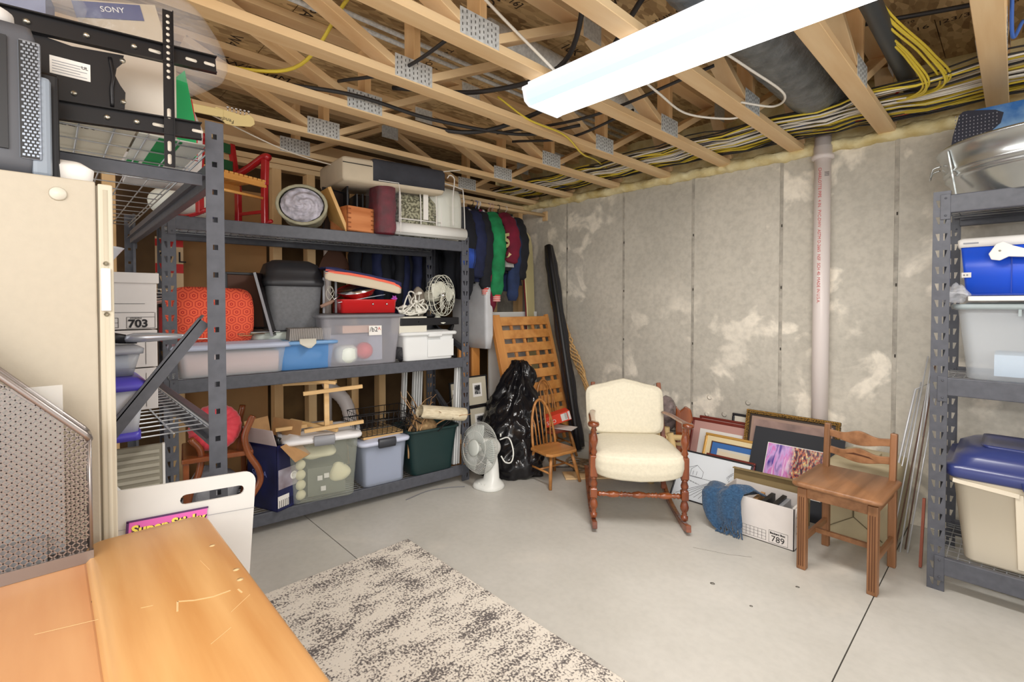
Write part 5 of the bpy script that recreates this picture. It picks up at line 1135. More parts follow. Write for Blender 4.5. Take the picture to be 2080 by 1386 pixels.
t,w_,L=framed('large ornate dark gold frame standing tallest against the concrete wall',-1.385,-.79,3.58,.60,3.755,DARKG,.028,mat('dark_liner',(50,36,26),.5),[('mat_layer',mat('taupe_mat',(160,134,120),.7),(.07,.06,.93,.93)),('print',mat('pinkish_print',(176,146,136),.5,c2=(120,100,94),scale=6),(.1,.1,.9,.9))],depth=.03)
bd=MB()
for k in range(60):
    x=w_*(k+.5)/60;bd.lathe([(0,0),(.0045,.001),(.003,.005),(0,.006)],6,TR((x,-.001,L-.008),rx=rad(90)))
for k in range(50):
    z=L*(k+.5)/50
    for x in (.008,w_-.008): bd.lathe([(0,0),(.0045,.001),(.003,.005),(0,.006)],6,TR((x,-.001,z),rx=rad(90)))
bd.build('beading',GOLD,t)
# colourful print on black mat
def city():
    m=bpy.data.materials.new('city_print');m.use_nodes=True;nt=m.node_tree;N=nt.nodes;Lk=nt.links;b=N['Principled BSDF'];b.inputs['Roughness'].default_value=.3
    tc=N.new('ShaderNodeTexCoord');mp=N.new('ShaderNodeMapping');Lk.new(tc.outputs['Generated'],mp.inputs[0]);mp.inputs['Scale'].default_value=(8,1,1.6)
    n=N.new('ShaderNodeTexNoise');n.inputs['Scale'].default_value=1.3;n.inputs['Detail'].default_value=6;n.inputs['Distortion'].default_value=1.2;Lk.new(mp.outputs[0],n.inputs['Vector'])
    r1=N.new('ShaderNodeValToRGB');e=r1.color_ramp.elements;e[0].position=.3;e[0].color=lin((70,50,150));e[1].position=.7;e[1].color=lin((236,214,240))
    q=e.new(.45);q.color=lin((206,168,226));q=e.new(.56);q.color=lin((214,120,196))
    r2=N.new('ShaderNodeValToRGB');e=r2.color_ramp.elements;e[0].position=.40;e[0].color=lin((40,16,40));e[1].position=.72;e[1].color=lin((250,240,220))
    for p,c in ((.47,(120,30,60)),(.52,(226,120,50)),(.57,(60,150,160)),(.62,(250,190,90))): q=e.new(p);q.color=lin(c)
    m2=N.new('ShaderNodeMapping');Lk.new(tc.outputs['Generated'],m2.inputs[0]);m2.inputs['Scale'].default_value=(15,1,5)
    n2=N.new('ShaderNodeTexNoise');n2.inputs['Scale'].default_value=1.6;n2.inputs['Detail'].default_value=8;Lk.new(m2.outputs[0],n2.inputs['Vector'])
    Lk.new(n.outputs['Fac'],r1.inputs[0]);Lk.new(n2.outputs['Fac'],r2.inputs[0])
    sp=N.new('ShaderNodeSeparateXYZ');Lk.new(tc.outputs['Generated'],sp.inputs[0]);mr=N.new('ShaderNodeMapRange');Lk.new(sp.outputs[0],mr.inputs[0]);mr.inputs[1].default_value=.38;mr.inputs[2].default_value=.5
    mx=N.new('ShaderNodeMixRGB');Lk.new(mr.outputs[0],mx.inputs[0]);Lk.new(r1.outputs[0],mx.inputs[1]);Lk.new(r2.outputs[0],mx.inputs[2]);Lk.new(mx.outputs[0],b.inputs['Base Color']);return m
t=thing('matted_print','large black matted print of purple and orange city night lights, leaning behind the white carton','picture',(-1.305,3.46,0),rad(0),rx=-math.atan2(.26,.50))
BM=mat('black_mat_board',(44,46,52),.7)
MB().box(0,0,0,.55,.006,.555).build('mat_board',BM,t);MB().box(.10,-.0015,.135,.46,0,.455).build('print_border',PAPER,t);MB().box(.105,-.003,.14,.455,-.0016,.45).build('print',city(),t)
# small mahogany, barn sketch
framed('small mahogany frame with dark navy picture just behind the barn sketch',-1.60,-1.25,3.42,.265,3.56,MAHO,.02,mat('navy_pic',(44,46,80),.5),[])
t,w_,L=framed('thin black frame with a pen sketch of a barn and ploughed field',-1.72,-1.22,3.22,.29,3.44,BLKF,.012,mat('cool_white_paper',(222,228,234),.6),[('sketch_paper',mat('cool_white_paper'),(.05,.06,.95,.94))],z0=.0)
PN=mat('pen_line',(70,72,78),.8)
hx,hz=w_*.20,L*.50
sg=[(hx,hz,hx+.09,hz),(hx,hz,hx,hz+.05),(hx+.09,hz,hx+.09,hz+.045),(hx,hz+.05,hx+.035,hz+.085),(hx+.035,hz+.085,hx+.09,hz+.045),(hx+.035,hz+.085,hx-.025,hz+.055),(hx-.03,hz+.05,hx-.03,hz+.005),(hx+.02,hz+.01,hx+.02,hz+.04),(hx+.045,hz+.01,hx+.045,hz+.04),(.03,hz-.005,w_*.9,hz+.0),(w_*.1,L*.8,w_*.1,L*.72),(w_*.1-.008,L*.78,w_*.1+.008,L*.8)]
for k in range(14): sg.append((w_*.55+.004*k,hz-.004,.04+.033*k,.035))
for k in range(8): sg.append((w_*.03+.02*k,hz-.02-.004*k,w_*.03+.02*k+.03,hz-.02-.004*k))
for k in range(8): sg.append((w_*.72+.01*sin(k),L*.5+.01*k,w_*.76+.012*cos(k),L*.52+.012*k))
lines(t,sg,PN,.0045,.0022)
# carton 789 with scarf
t=thing('file_carton','white cardboard file carton printed 789, blue knitted scarf hanging over its corner','carton',(-1.05,3.115,0),rad(0))
openbox(t,.42,.27,.235,CARDW)
f=MB().box(-.2095,-.1356,.012,-.02,-.1351,.05);
gr=MB()
for k in range(13): gr.box(-.20+.022*k,-.1356,.015,-.1985+.022*k,-.1351,.07)
for z in (.015,.034,.052,.07): gr.box(-.20,-.1356,z,.065,-.1351,z+.0012)
for b in ((.08,.01,.18,.0115),(.08,.08,.18,.0815),(.08,.01,.0815,.08),(.1785,.01,.18,.08)): gr.box(b[0],-.1356,b[1],b[2],-.1351,b[3])
gr.build('printed_grid',INK,t);text('box_number','789',.048,(.092,-.136,.02),RX90,INK,t);text('box_name','Bankers Box',.0155,(.086,-.136,.062),RX90,INK,t,bold=.0006)
for z in (.17,.12,.08): text('side_print','BANKERS BOX',.014,(.2105,-.09,z),(rad(90),0,rad(90)),INK,t)
t=thing('carton_lid','brown inside of a cardboard lid standing up behind the white carton','lid',(-1.06,3.262,.05),rad(3),rx=rad(-4))
OLC=mat('olive_card',(146,126,88),.85,n=.1,scale=5)
MB().box(-.22,0,0,.22,.004,.255).box(-.22,-.03,.25,.22,.0,.256).build('lid_panel',OLC,t)
for k,(x,h,r_,c,lb) in enumerate(((.0,.21,8,BLK,'black book standing in the white carton'),(.05,.215,20,BLK,'second black book leaning in the white carton'),(.10,.20,-6,mat('grey_edge'),'grey folder in the white carton'),(.15,.23,30,PAPER,'white booklet slanting in the right end of the white carton'),(-.05,.2,0,CARD,'brown envelope in the white carton'))):
    o=tag(MB().box(-.012,-.11,.006,.012,.10,h).build('book',c,bevel=.002),lb,'book');o.location=(-1.03+x,3.115,.005);o.rotation_euler=(0,rad(r_*.3),0)
# scarf
SC=mat('blue_knit',(54,92,128),.95,c2=(34,64,96),scale=90,bump=.9,bscale=110,sheen=.3)
t=thing('knitted_scarf','slate blue knitted scarf with long fringe draped over the carton corner','scarf',(-1.19,2.985,.0))
def scf(u,v):
    # u across, v along: from inside the carton over the front edge then down
    path=[(.02,.16,.20),(.01,.07,.255),(-.005,.0,.262),(-.01,-.03,.235),(-.0,-.045,.17),(.02,-.05,.10),(.04,-.05,.075)]
    f_=v*(len(path)-1);i=min(int(f_),len(path)-2);k=f_-i
    k=k
    p=Vector(path[i]).lerp(Vector(path[i+1]),k)
    w_=lerp(.33,.15,v)-.03*sin(v*6);x=p.x-.02+(u-.5)*w_
    zz=p.z-.07*max(0,.4-u)*2*(1 if v>.3 else v/.3)+.02*sin(u*9+v*3)
    return (x-.01,p.y+.006*sin(u*15+v*4)-.012,zz+ .012*nz((u*6,v*6,0),1,2))
MB().surf(scf,40,40).build('knit',SC,t,solid=.010)
for k in range(26):
    u=.12+.86*k/25;e=Vector(scf(u,.985));rr=random.Random(k);ln=.085+.03*rr.random()
    lo=max(.004,e.z-ln);MB().tube(bez([e,(e.x+.01*rr.uniform(-1,1),e.y-.012,lerp(e.z,lo,.4)),(e.x+.014*rr.uniform(-1,1),e.y-.012+.01*rr.random(),lerp(e.z,lo,.75)),(e.x+.02*rr.uniform(-1,1),e.y-.016,lo)],4),.0036,5).build('fringe',SC,t)
# low back chair
WS=wood('worn_walnut',(158,112,76),(120,82,52),1,.45,9,.1);WSZ=wood('worn_walnut_z',(150,104,70),(112,76,46),2,.45,9,.1)
t=thing('vanity_chair','low-back brown wooden chair with two wavy back rails, beside the right rack','chair',(-.600,3.005,0),rad(-3))
for x,y in ((-.148,-.185),(.155,-.185)):
    MB().beam((x,y,0),(x,y,.425),.042,.042,(0,1,0)).build('leg',WSZ,t,bevel=.004)
    for d in (-.01,.0,.01): MB().box(x+d-.0015,y-.0225,.02,x+d+.0015,y-.0212,.38).build('leg_groove',mat('groove_dark',(84,48,26),.7),t)
for x in (-.148,.155):
    MB().beam((x,.185,0),(x,.185,.44),.036,.034,(0,1,0)).build('leg',WSZ,t,bevel=.004)
    MB().beam((x,.175,.43),(x*1.0,.20,.70),.030,.034,(0,1,0)).build('back_post',WSZ,t,bevel=.006)
MB().loft([(0,-.01,.188,.215,.435,.03),(0,-.01,.194,.222,.442,.035),(0,-.01,.194,.222,.452,.035),(0,-.01,.186,.214,.460,.035)],6).build('seat',WS,t)
for y in (-.185,.185): MB().box(-.14,y-.008,.375,.15,y+.008,.43).build('apron',WS,t,bevel=.003)
for x in (-.148,.155): MB().box(x-.008,-.17,.375,x+.008,.17,.43).build('apron',WS,t,bevel=.003);MB().box(x-.009,-.17,.135,x+.009,.17,.165).build('stretcher',WS,t,bevel=.003)
MB().box(-.14,-.02,.14,.15,.0,.165).build('stretcher',WS,t,bevel=.003)
def wavy(z0,nm):
    n_=24;top=[];bot=[]
    for k in range(n_+1):
        u=k/n_;x=lerp(-.14,.148,u);wv=.016*sin(u*2*pi*1.0+.4)*1
        top.append((x,z0+.022+.016*math.exp(-((u-.5)/.3)**2)+.006*cos(u*4*pi)));bot.append((x,z0-.022+.012*cos(u*2*pi)))
    MB().prism(top+bot[::-1],-.008,.008,Matrix.Translation((0,.192,0))@Matrix.Rotation(rad(90),4,'X')).build(nm,WS,t,bevel=.003)
wavy(.64,'back_rail');wavy(.545,'back_rail')
MB().prism([(-.06,0),(-.02,.012),(.05,.004),(.07,-.006),(.02,.0),(-.02,.002)],-.009,.009,Matrix.Translation((0,.1915,.55))@Matrix.Rotation(rad(90),4,'X')).build('rail_cutout',mat('groove_dark'),t)
# beige case
BGC=mat('beige_case',(198,184,150),.55,n=.06)
t=thing('beige_case','large beige covered box with Y-shaped seams behind the low-back chair','box',(-.615,3.60,0),rad(-2))
MB().loft([(0,0,.155,.22,0,.02),(0,0,.165,.23,.02,.03),(0,0,.17,.235,.36,.035),(0,0,.165,.23,.43,.04),(0,0,.14,.2,.445,.05)],6).build('case_body',BGC,t)
MB().box(-.02,-.2405,.14,-.015,-.231,.37).build('seam',mat('seam_dark',(110,100,76),.8),t);MB().beam((-.017,-.234,.14),(-.14,-.234,.05),.004,.004).beam((-.017,-.234,.14),(.12,-.234,.04),.004,.004).build('seam',mat('seam_dark'),t)
MB().box(-.09,-.12,.445,.06,.05,.475).build('cord_box',BGC,t,bevel=.004)
t2=mat('white_rod_',(206,208,212),.35,metal=.3)
for k,(a,b,c) in enumerate((((-.50,3.36,0),(-.40,3.86,.90),0),((-.47,3.38,0),(-.37,3.86,1.06),0),((-.455,3.44,0),(-.36,3.86,.95),1),((-.43,3.40,0),(-.345,3.86,1.10),0),((-.415,3.46,0),(-.335,3.86,1.02),1),((-.40,3.42,0),(-.325,3.86,.9),0))):
    o=MB().cyl(a,b,.0038,8).build('metal_rod',[t2,mat('brown_rod',(110,84,72),.5)][c]);tag(o,'thin brown rod leaning on the wall beside the right rack' if c else 'thin white metal rod leaning on the wall beside the right rack','rod','brown rods beside the right rack' if c else 'white rods beside the right rack')
t=thing('wire_sign','white wire yard sign frame leaning beside the right rack','sign frame',(0,0,0))
MB().tube([(-.52,3.42,.0),(-.45,3.70,.62),(-.42,3.80,.86),(-.36,3.84,.9),(-.37,3.7,.6)],.006,8).build('frame_wire',t2,t)
tag(MB().beam((-.33,3.28,.004),(-.325,3.34,.35),.012,.03,(0,1,0)).build('wooden_strip',mat('red_brown_strip',(150,84,66),.6)),'short red-brown strip standing against the right rack post','strip')
# ================= right rack contents
RX=-.285;ZT3=1.887;ZM3=1.022;ZB3=.157
t=thing('galvanised_tub','large galvanised steel wash tub on top of the right rack','tub',(.14,3.38,ZT3))
GALV=mat('galvanised',(206,210,210),.27,metal=.9,n=.12,scale=5,bump=.06,bscale=4)
MB().lathe([(0,.004),(.34,.0),(.345,.006),(.395,.10),(.40,.108),(.408,.112),(.404,.122),(.412,.135),(.418,.14),(.414,.15),(.432,.235),(.44,.24),(.444,.248),(.438,.256),(.43,.25),(.41,.15),(.39,.1),(.335,.012),(0,.012)],72).build('tub_body',GALV,t)
MB().beam((.4*cos(rad(208)),.4*sin(rad(208)),.01),(.437*cos(rad(208)),.437*sin(rad(208)),.235),.012,.006,(cos(rad(208)),sin(rad(208)),0)).build('seam',GALV,t)
M_=TR((.425*cos(rad(186)),.425*sin(rad(186)),.19),rz=rad(186))
MB().tube([M_@Vector(p) for p in bez([(0,-.05,.0),(.03,-.05,-.01),(.04,-.03,-.05),(.04,.03,-.05),(.03,.05,-.01),(0,.05,0)],4)],.004,6).build('handle',GALV,t)
BLUEB=mat('marbled_blue',(60,118,190),.3,c2=(130,172,216),scale=9,ramp=(.4,.62),detail=4)
t=thing('backyard_game_board','blue marbled plastic board with black grid corner standing in the tub','board',(-.26,3.46,2.10),rad(2),rx=rad(-6))
MB().prism([(0.03,0),(.0,.02),(.035,.27),(.05,.285),(.75,.30),(.75,0)],-.012,.012,Matrix.Rotation(rad(90),4,'X')).build('board_panel',BLUEB,t,bevel=.003)
MB().prism([(-.005,-.01),(.012,.16),(.035,.27),(.05,.285),(.07,.286),(.17,.262),(.2,.24),(.19,.19),(.15,.15),(.03,.07),(.02,.0)],.013,.020,Matrix.Rotation(rad(90),4,'X')).build('corner_grip',mat('grip_dark',(50,52,66),.6),t)
g=MB()
for a in range(13):
    for b_ in range(14):
        x,z=.02+.014*a,.02+.0185*b_
        if .018<x<.18 and z<.262-(x-.05)*.12 and z>(.02 if x<.03 else .085+ (x-.03)*.62): g.box(x,-.0225,z,x+.004,-.0205,z+.006)
g.build('grip_stud',mat('stud_grey',(150,150,160),.5),t)
text('board_letter','D',.10,(.315,-.0125,.155),RX90,BLK,t,.008,bold=.005);MB().cyl((.35,-.02,.16),(.355,-.025,.10),.004,6).build('hook',CHROME,t)
# blue carton
t=thing('blue_bin','bright blue box with panel grooves and white lid edge on the upper right shelf','box',(.12,3.50,ZM3+.40),0)
BBX=mat('bright_blue',(30,84,214),.35)
MB().loft([(0,0,.30,.16,0,.015),(0,0,.32,.18,.24,.015)],4).build('bin_body',BBX,t)
MB().loft([(0,0,.33,.19,.24,.015),(0,0,.332,.192,.275,.015),(0,0,.32,.18,.285,.015)],4).build('lid',PAPER,t)
for x in (-.14,-.05,.06): MB().beam((x,-.163,.01),(x,-.182,.235),.004,.003,(0,-1,0)).build('groove',mat('groove_blue',(20,60,170),.4),t)
MB().box(-.315,-.178,.09,-.28,-.170,.115).build('label',PAPER,t);text('label_mark','++',.02,(-.312,-.1785,.095),RX90,INK,t)
MB().box(-.31,-.194,.255,-.255,-.19,.262).build('lid_mark',mat('grey_edge'),t)
t=thing('paddle','white painted paddle handle in front of the blue box','handle',(-.06,3.27,ZM3+.61),rad(0),ry=rad(12))
MB().prism([(-.035,-.02),(-.02,-.045),(.01,-.045),(.035,-.022),(.09,-.016),(.4,-.03),(.4,.02),(.09,.02),(.04,.03),(.0,.045),(-.02,.03)],-.01,.01,Matrix.Rotation(rad(90),4,'X')).build('handle_plate',PAPER,t,bevel=.003)
MB().lathe([(0,0),(.005,0),(0,.003)],8,TR((.0,-.011,.0),rx=rad(90))).build('screw',SCREW,t)
# clear tote and plastic wrapped flat
t=tote('storage_tote','big clear plastic tote with grey ribbed lid on the right rack middle shelf','tote',(.13,3.36,ZM3),0,.66,.44,.345,CLEAR,mat('clear_grey_lid',(170,182,184),.3,alpha=.75),.88,.02,.05)
MB().box(-.2,-.16,.02,.26,.16,.12).build('papers_inside',mat('pale_blue_cloth'),t);MB().box(-.05,-.17,.0,.08,-.15,.09).build('red_box',mat('orange_red_box'),t);MB().box(-.01,-.173,.06,.04,-.17,.085).build('red_label',PAPER,t)
for k in range(26): MB().cbox((-.12+.017*k,-.236,.325),(.010,.006,.045)).build('lid_rib',mat('clear_grey_lid'),t)
t=thing('wrapped_board','white board wrapped in clear plastic lying on the clear tote','board',(.14,3.34,ZM3+.372),0)
MB().box(-.3,-.22,0,.42,.2,.022).build('board',PAPER,t,bevel=.003)
MB().loft([(0.02,0,.335,.23,-.002,.02),(0.02,0,.345,.24,.015,.02),(.02,0,.335,.23,.03,.02)],4,fn=lambda p:(p.x,p.y,p.z+.012*nz(p,18))).build('plastic_wrap',FILM,t)
bag(MB(),.10,.10,.09,5,.03,14).build('wrap_bunch',mat('wrap_bunch_film',(225,228,235),.12,alpha=.35,bump=.9,scale=20),t,loc=(-.335,-.2,-.01))
# beige tote navy lid
t=thing('storage_tote','large beige tote with navy blue domed lid on the bottom right shelf','tote',(.16,3.36,ZB3),0)
BT=mat('beige_tote',(222,212,192),.45)
MB().loft([(0,0,.315,.20,0,.04),(0,0,.32,.205,.01,.04),(0,0,.36,.235,.37,.05),(0,0,.375,.25,.372,.05),(0,0,.375,.25,.42,.05),(0,0,.365,.24,.425,.05)],6).build('bin_body',BT,t)
for x in (-.14,.2): MB().beam((x*.9,-.208,.02),(x,-.243,.37),.028,.012,(0,-1,0)).build('rib',BT,t,bevel=.003)
MB().beam((-.36,-.25,.385),(-.14,-.25,.365),.010,.02).build('rim_rib',BT,t)
NV=mat('navy_lid',(52,62,118),.28,coat=.3)
MB().loft([(0,0,.385,.26,.40,.05),(0,0,.395,.27,.41,.06),(0,0,.395,.27,.455,.06),(0,0,.37,.25,.462,.06),(0,0,.36,.24,.50,.08),(0,0,.31,.20,.535,.09),(0,0,.25,.14,.545,.08)],8).build('lid',NV,t)
MB().loft([(-.16,0,.10,.16,.54,.03),(-.16,0,.11,.15,.552,.03),(-.16,0,.09,.13,.546,.03)],5).build('lid_recess',NV,t)
MB().loft([(.02,-.275,.13,.02,.37,.02),(.02,-.28,.15,.02,.40,.02),(.02,-.275,.155,.02,.43,.02)],4).build('lid_latch',NV,t)

# ================= rug
def rugmat():
    m=bpy.data.materials.new('rug_pile');m.use_nodes=True;nt=m.node_tree;N=nt.nodes;L=nt.links;b=N['Principled BSDF'];b.inputs['Roughness'].default_value=.95
    tc=N.new('ShaderNodeNewGeometry')
    def noi(s,d,st=(1,1,1)):
        mp=N.new('ShaderNodeMapping');mp.inputs['Scale'].default_value=st;L.new(tc.outputs['Position'],mp.inputs[0]);n=N.new('ShaderNodeTexNoise');n.inputs['Scale'].default_value=s;n.inputs['Detail'].default_value=d;L.new(mp.outputs[0],n.inputs['Vector']);return n
    a=noi(105,4);c=noi(4.2,5,(2.2,1,1));d=noi(13,4,(2.5,.7,1))
    m1=N.new('ShaderNodeMath');m1.operation='MULTIPLY_ADD';m1.inputs[1].default_value=.65;L.new(c.outputs['Fac'],m1.inputs[0]);L.new(a.outputs['Fac'],m1.inputs[2])
    m2=N.new('ShaderNodeMath');m2.operation='MULTIPLY_ADD';m2.inputs[1].default_value=.45;L.new(d.outputs['Fac'],m2.inputs[0]);L.new(m1.outputs[0],m2.inputs[2])
    r=N.new('ShaderNodeValToRGB');L.new(m2.outputs[0],r.inputs[0]);e=r.color_ramp.elements;e[0].position=.90;e[0].color=lin((98,92,90));e[1].position=1.05;e[1].color=lin((218,210,198))
    q=e.new(.97);q.color=lin((140,132,126))
    # ramps clamp at 1, so rescale
    sc=N.new('ShaderNodeMath');sc.operation='MULTIPLY';sc.inputs[1].default_value=.6;L.new(m2.outputs[0],sc.inputs[0]);L.new(sc.outputs[0],r.inputs[0])
    r.color_ramp.elements[0].position=.54;r.color_ramp.elements[1].position=.578;r.color_ramp.elements[2].position=.635
    L.new(r.outputs[0],b.inputs['Base Color'])
    bp=N.new('ShaderNodeBump');bp.inputs['Strength'].default_value=.5;bp.inputs['Distance'].default_value=.004;L.new(a.outputs['Fac'],bp.inputs['Height']);L.new(bp.outputs[0],b.inputs['Normal']);return m
o=tag(MB().box(-2.44,.33,.0,-.10,1.50,.011).build('area_rug',rugmat(),bevel=.004),'distressed grey and cream low pile area rug in front of the table','rug')
# ================= wooden table, mesh holder
TB=mat('table_top_wood',(222,174,114),.36,c2=(200,144,84),scale=7,stretch=(.25,3.2,1),coat=.12,detail=6,ramp=(.3,.7),bump=.03)
TB2=mat('table_leaf_wood',(216,164,114),.36,c2=(196,136,88),scale=5,stretch=(.3,2.2,1),coat=.12,detail=6,ramp=(.3,.7))
t=thing('wooden_table','honey coloured wooden table with a scratched top board, in the near left corner','table',(0,0,0))
MB().loft([(-.735,.151,.545,.1005,.868,.03),(-.735,.151,.55,.105,.873,.03),(-.735,.151,.55,.105,.894,.03),(-.735,.151,.544,.099,.900,.03)],5).build('top_board',TB,t)
MB().box(-1.275,-.70,.86,-.2,.055,.893).build('leaf_board',TB2,t,bevel=.003)
SCR=mat('scratch_white',(230,192,140),.6)
sc=[(-.93,.145,-.915,.165),(-.915,.165,-.905,.19),(-.905,.19,-.905,.215),(-.93,.145,-.90,.140),(-.90,.225,-.885,.227),(-.84,.20,-.87,.235),(-1.05,.20,-1.0,.205),(-.95,.10,-.945,.115),(-.98,-.02,-.96,.05),(-1.12,-.2,-1.1,-.06),(-.78,.16,-.80,.19)]
mb=MB()
for k,(a,b,c,d) in enumerate(sc): mb.beam((a,b,.9002),(c,d,.9002),.0028 if k<5 else .0007,.0004)
mb.build('scratch',SCR,t)
for x,y in ((-.93,.236),(-.97,.24),(-1.1,.23)): MB().lathe([(0,0),(.006,0),(0,.0006)],7,TR((x,y,.9))).build('chip',SCR,t)
MB().lathe([(0,0),(.008,0),(0,.0004)],10,TR((-1.04,.053,.893))).build('knot',mat('knot_dark',(90,56,30),.6),t)
for x in (-1.19,-.3):
    for y in (-.6,.16): MB().beam((x,y,0),(x,y,.862),.07,.07,(0,1,0)).build('leg',TB2,t,bevel=.004)
for y in (-.62,.17): MB().box(-1.19,y-.011,.77,-.3,y+.011,.86).build('apron',TB2,t)
for x in (-1.2,-.29): MB().box(x-.01,-.6,.77,x+.01,.15,.86).build('apron',TB2,t)
# mesh magazine holder
SIL=mat('silver_mesh',(150,142,138),.35,metal=.75)
t=thing('mesh_file_holder','silver diamond mesh file holder with sloping rim on the table, against the beige cabinet','file holder',(-1.205,.054,.8935),0)
def zt(y): return .235+(-y)*1.12 if y>-.30 else .57   # height of rim, y=0 at front end, negative towards the back
def mesh_panel(x):
    mb=MB();s=.0125;Y0=-.34
    # diagonal wires clipped to the panel
    def clip(y0,z0,dy,dz):
        pts=[];steps=90;inside=None;seg=[]
        prev=None
        for k in range(steps+1):
            y=y0+dy*k/steps;z=z0+dz*k/steps
            ok=(Y0<=y<=0 and 0<=z<=zt(y))
            if ok:
                if prev is None: prev=(y,z)
                last=(y,z)
            elif prev is not None:
                seg.append((prev,last));prev=None
        if prev is not None: seg.append((prev,last))
        return seg
    n=int((.34+.6)/s)
    for k in range(-50,n+2):
        for sg in (1,-1):
            y0=Y0+k*s if sg==1 else Y0+k*s
            z0=0
            for (a,b) in clip(y0 if sg==1 else y0+0,0,sg*.62,.62):
                if abs(a[0]-b[0])>.004: mb.beam((x,a[0],a[1]),(x,b[0],b[1]),.0012,.0021,(0,-sg,1))
    return mb.build('mesh_panel',SIL,t)
mesh_panel(.0);mesh_panel(-.062)
mb=MB()
for k in range(7):
    mb.tube([(-.062+.0103*k,0,0),(-.062+.0103*k,0,.235)],.001,4)
for k in range(22): mb.tube([(-.062,0,.0107*k),(0,0,.0107*k)],.001,4)
mb.build('mesh_end',SIL,t)
mb=MB()
for x in (0,-.062): mb.tube([(x,-.34,.57),(x,-.30,.57),(x,-.006,.242),(x,.0,.232)],.0055,8)
mb.tube([(0,0,.232),(-.062,0,.232)],.0055,8).tube([(0,0,.005),(0,0,.235)],.003,6).tube([(-.062,0,.005),(-.062,0,.235)],.003,6)
mb.build('rim',SIL,t);MB().box(-.065,-.34,0,.003,.003,.003).box(.0015,-.34,0,.0035,.003,.022).box(-.0655,-.34,0,-.0635,.003,.022).box(-.065,.001,0,.003,.0035,.022).build('base',SIL,t)
MB().box(-.032,-.33,.02,-.031,-.035,.335).build('plastic_sleeve',mat('sleeve_clear',(235,238,240),.15,alpha=.22),t)
MB().box(-.045,-.28,.005,-.015,-.06,.06).build('card_stack',mat('grey_cards2',(150,150,152),.6),t)
# ================= beige cabinet, speaker, foam board
BGE=mat('cabinet_beige',(188,179,161),.5,n=.02,bump=.03,scale=60)
t=thing('storage_cabinet','tall plain beige cabinet at the far left behind the table','cabinet',(-1.33,.104,0))
MB().box(-.24,-.62,0,-.012,-.002,1.628).build('cabinet_body',BGE,t,bevel=.003)
MB().box(-.012,-.62,.01,.0,-.028,1.634).build('door',BGE,t,bevel=.003)
MB().box(-.012,-.0245,.01,-.004,-.0,1.632).build('door_frame',mat('frame_cream',(202,194,174),.45),t,bevel=.003)
MB().cyl((-.008,-.012,.01),(-.008,-.012,1.62),.006,10).build('hinge_barrel',mat('frame_cream'),t)
MB().lathe([(0,0),(.014,.0),(.012,.006),(0,.009)],20,TR((.0,-.085,1.60),ry=rad(90))).build('rubber_bumper',OFFW,t)
MB().box(-.004,-.022,1.365,.006,-.006,1.455).build('latch',PAPER,t,bevel=.002)
for z in (1.358,1.465): MB().lathe([(0,0),(.005,0),(0,.004)],8,TR((.0,-.013,z),ry=rad(90))).build('screw',SCREW,t)
t=thing('computer_speaker','black and grey finned electronic tower with perforated edge, standing on the beige cabinet','electronic unit',(-1.40,.0,1.628+.006))
MB().loft([(0,-.13,.045,.115,0,.01),(0,-.13,.05,.12,.03,.012),(0,-.13,.05,.12,.27,.012),(0,-.13,.045,.115,.29,.012)],4).build('tower_body',mat('tower_grey',(88,90,96),.35),t)
fm=MB()
for k in range(9): fm.box(.049,-.225+.0205*k,.045,.056,-.213+.0205*k,.26)
fm.build('cooling_fin',BLK,t)
MB().box(.044,-.034,.03,.054,-.002,.262).build('side_strip',mat('silver_plastic',(150,158,170),.25,metal=.5),t,bevel=.004)
pf=MB()
for a in range(4):
    for b in range(34): pf.box(.0543,-.030+.0065*a+.003*(b%2),.036+.0066*b,.0553,-.026+.0065*a+.003*(b%2),.040+.0066*b)
MB().box(.045,-.033,.032,.0545,-.006,.258).build('grille_back',BLK,t);pf.build('perforation',mat('silver_plastic'),t)
MB().box(-.02,-.018,-.0,.05,.012,.20).build('grey_front',mat('front_grey',(136,146,158),.3),t,bevel=.008)
MB().box(-.03,-.014,.0,.02,.024,.22).build('dark_side',BLK2,t,bevel=.006)
MB().loft([(-.02,-.13,.06,.13,0-.006,.01),(-.02,-.13,.062,.132,.012,.01)],3).build('foot',mat('foot_grey',(140,144,146),.4),t)
o=tag(MB().loft([(0,0,.05,.07,0,.03),(0,0,.055,.075,.03,.04),(0,0,.03,.05,.05,.03)],5).build('paper_roll',PAPER),'white rounded object on top of the finned tower, top left corner','lid');o.location=(-1.42,-.115,1.925)
# foam board
t=thing('display_board','white cardboard display board with a handle slot standing right of the cabinet','board',(-1.44,-.13,.034),rad(90),rx=rad(0),ry=rad(4))
CB=mat('board_white',(222,220,216),.55,n=.03)
# board outline with slot hole: local x along +Y, z up
Wb,Hb=.475,.925;r_=.03
out=[(0,0),(Wb,0),(Wb,Hb-r_)]+[(Wb-r_+r_*cos(a),Hb-r_+r_*sin(a)) for a in [pi/2*k/6 for k in range(1,7)]]+[(0,Hb)]
sx0,sx1,sz,sr=.315,.435,Hb-.047,.0125
Mx=Matrix.Rotation(rad(90),4,'X')
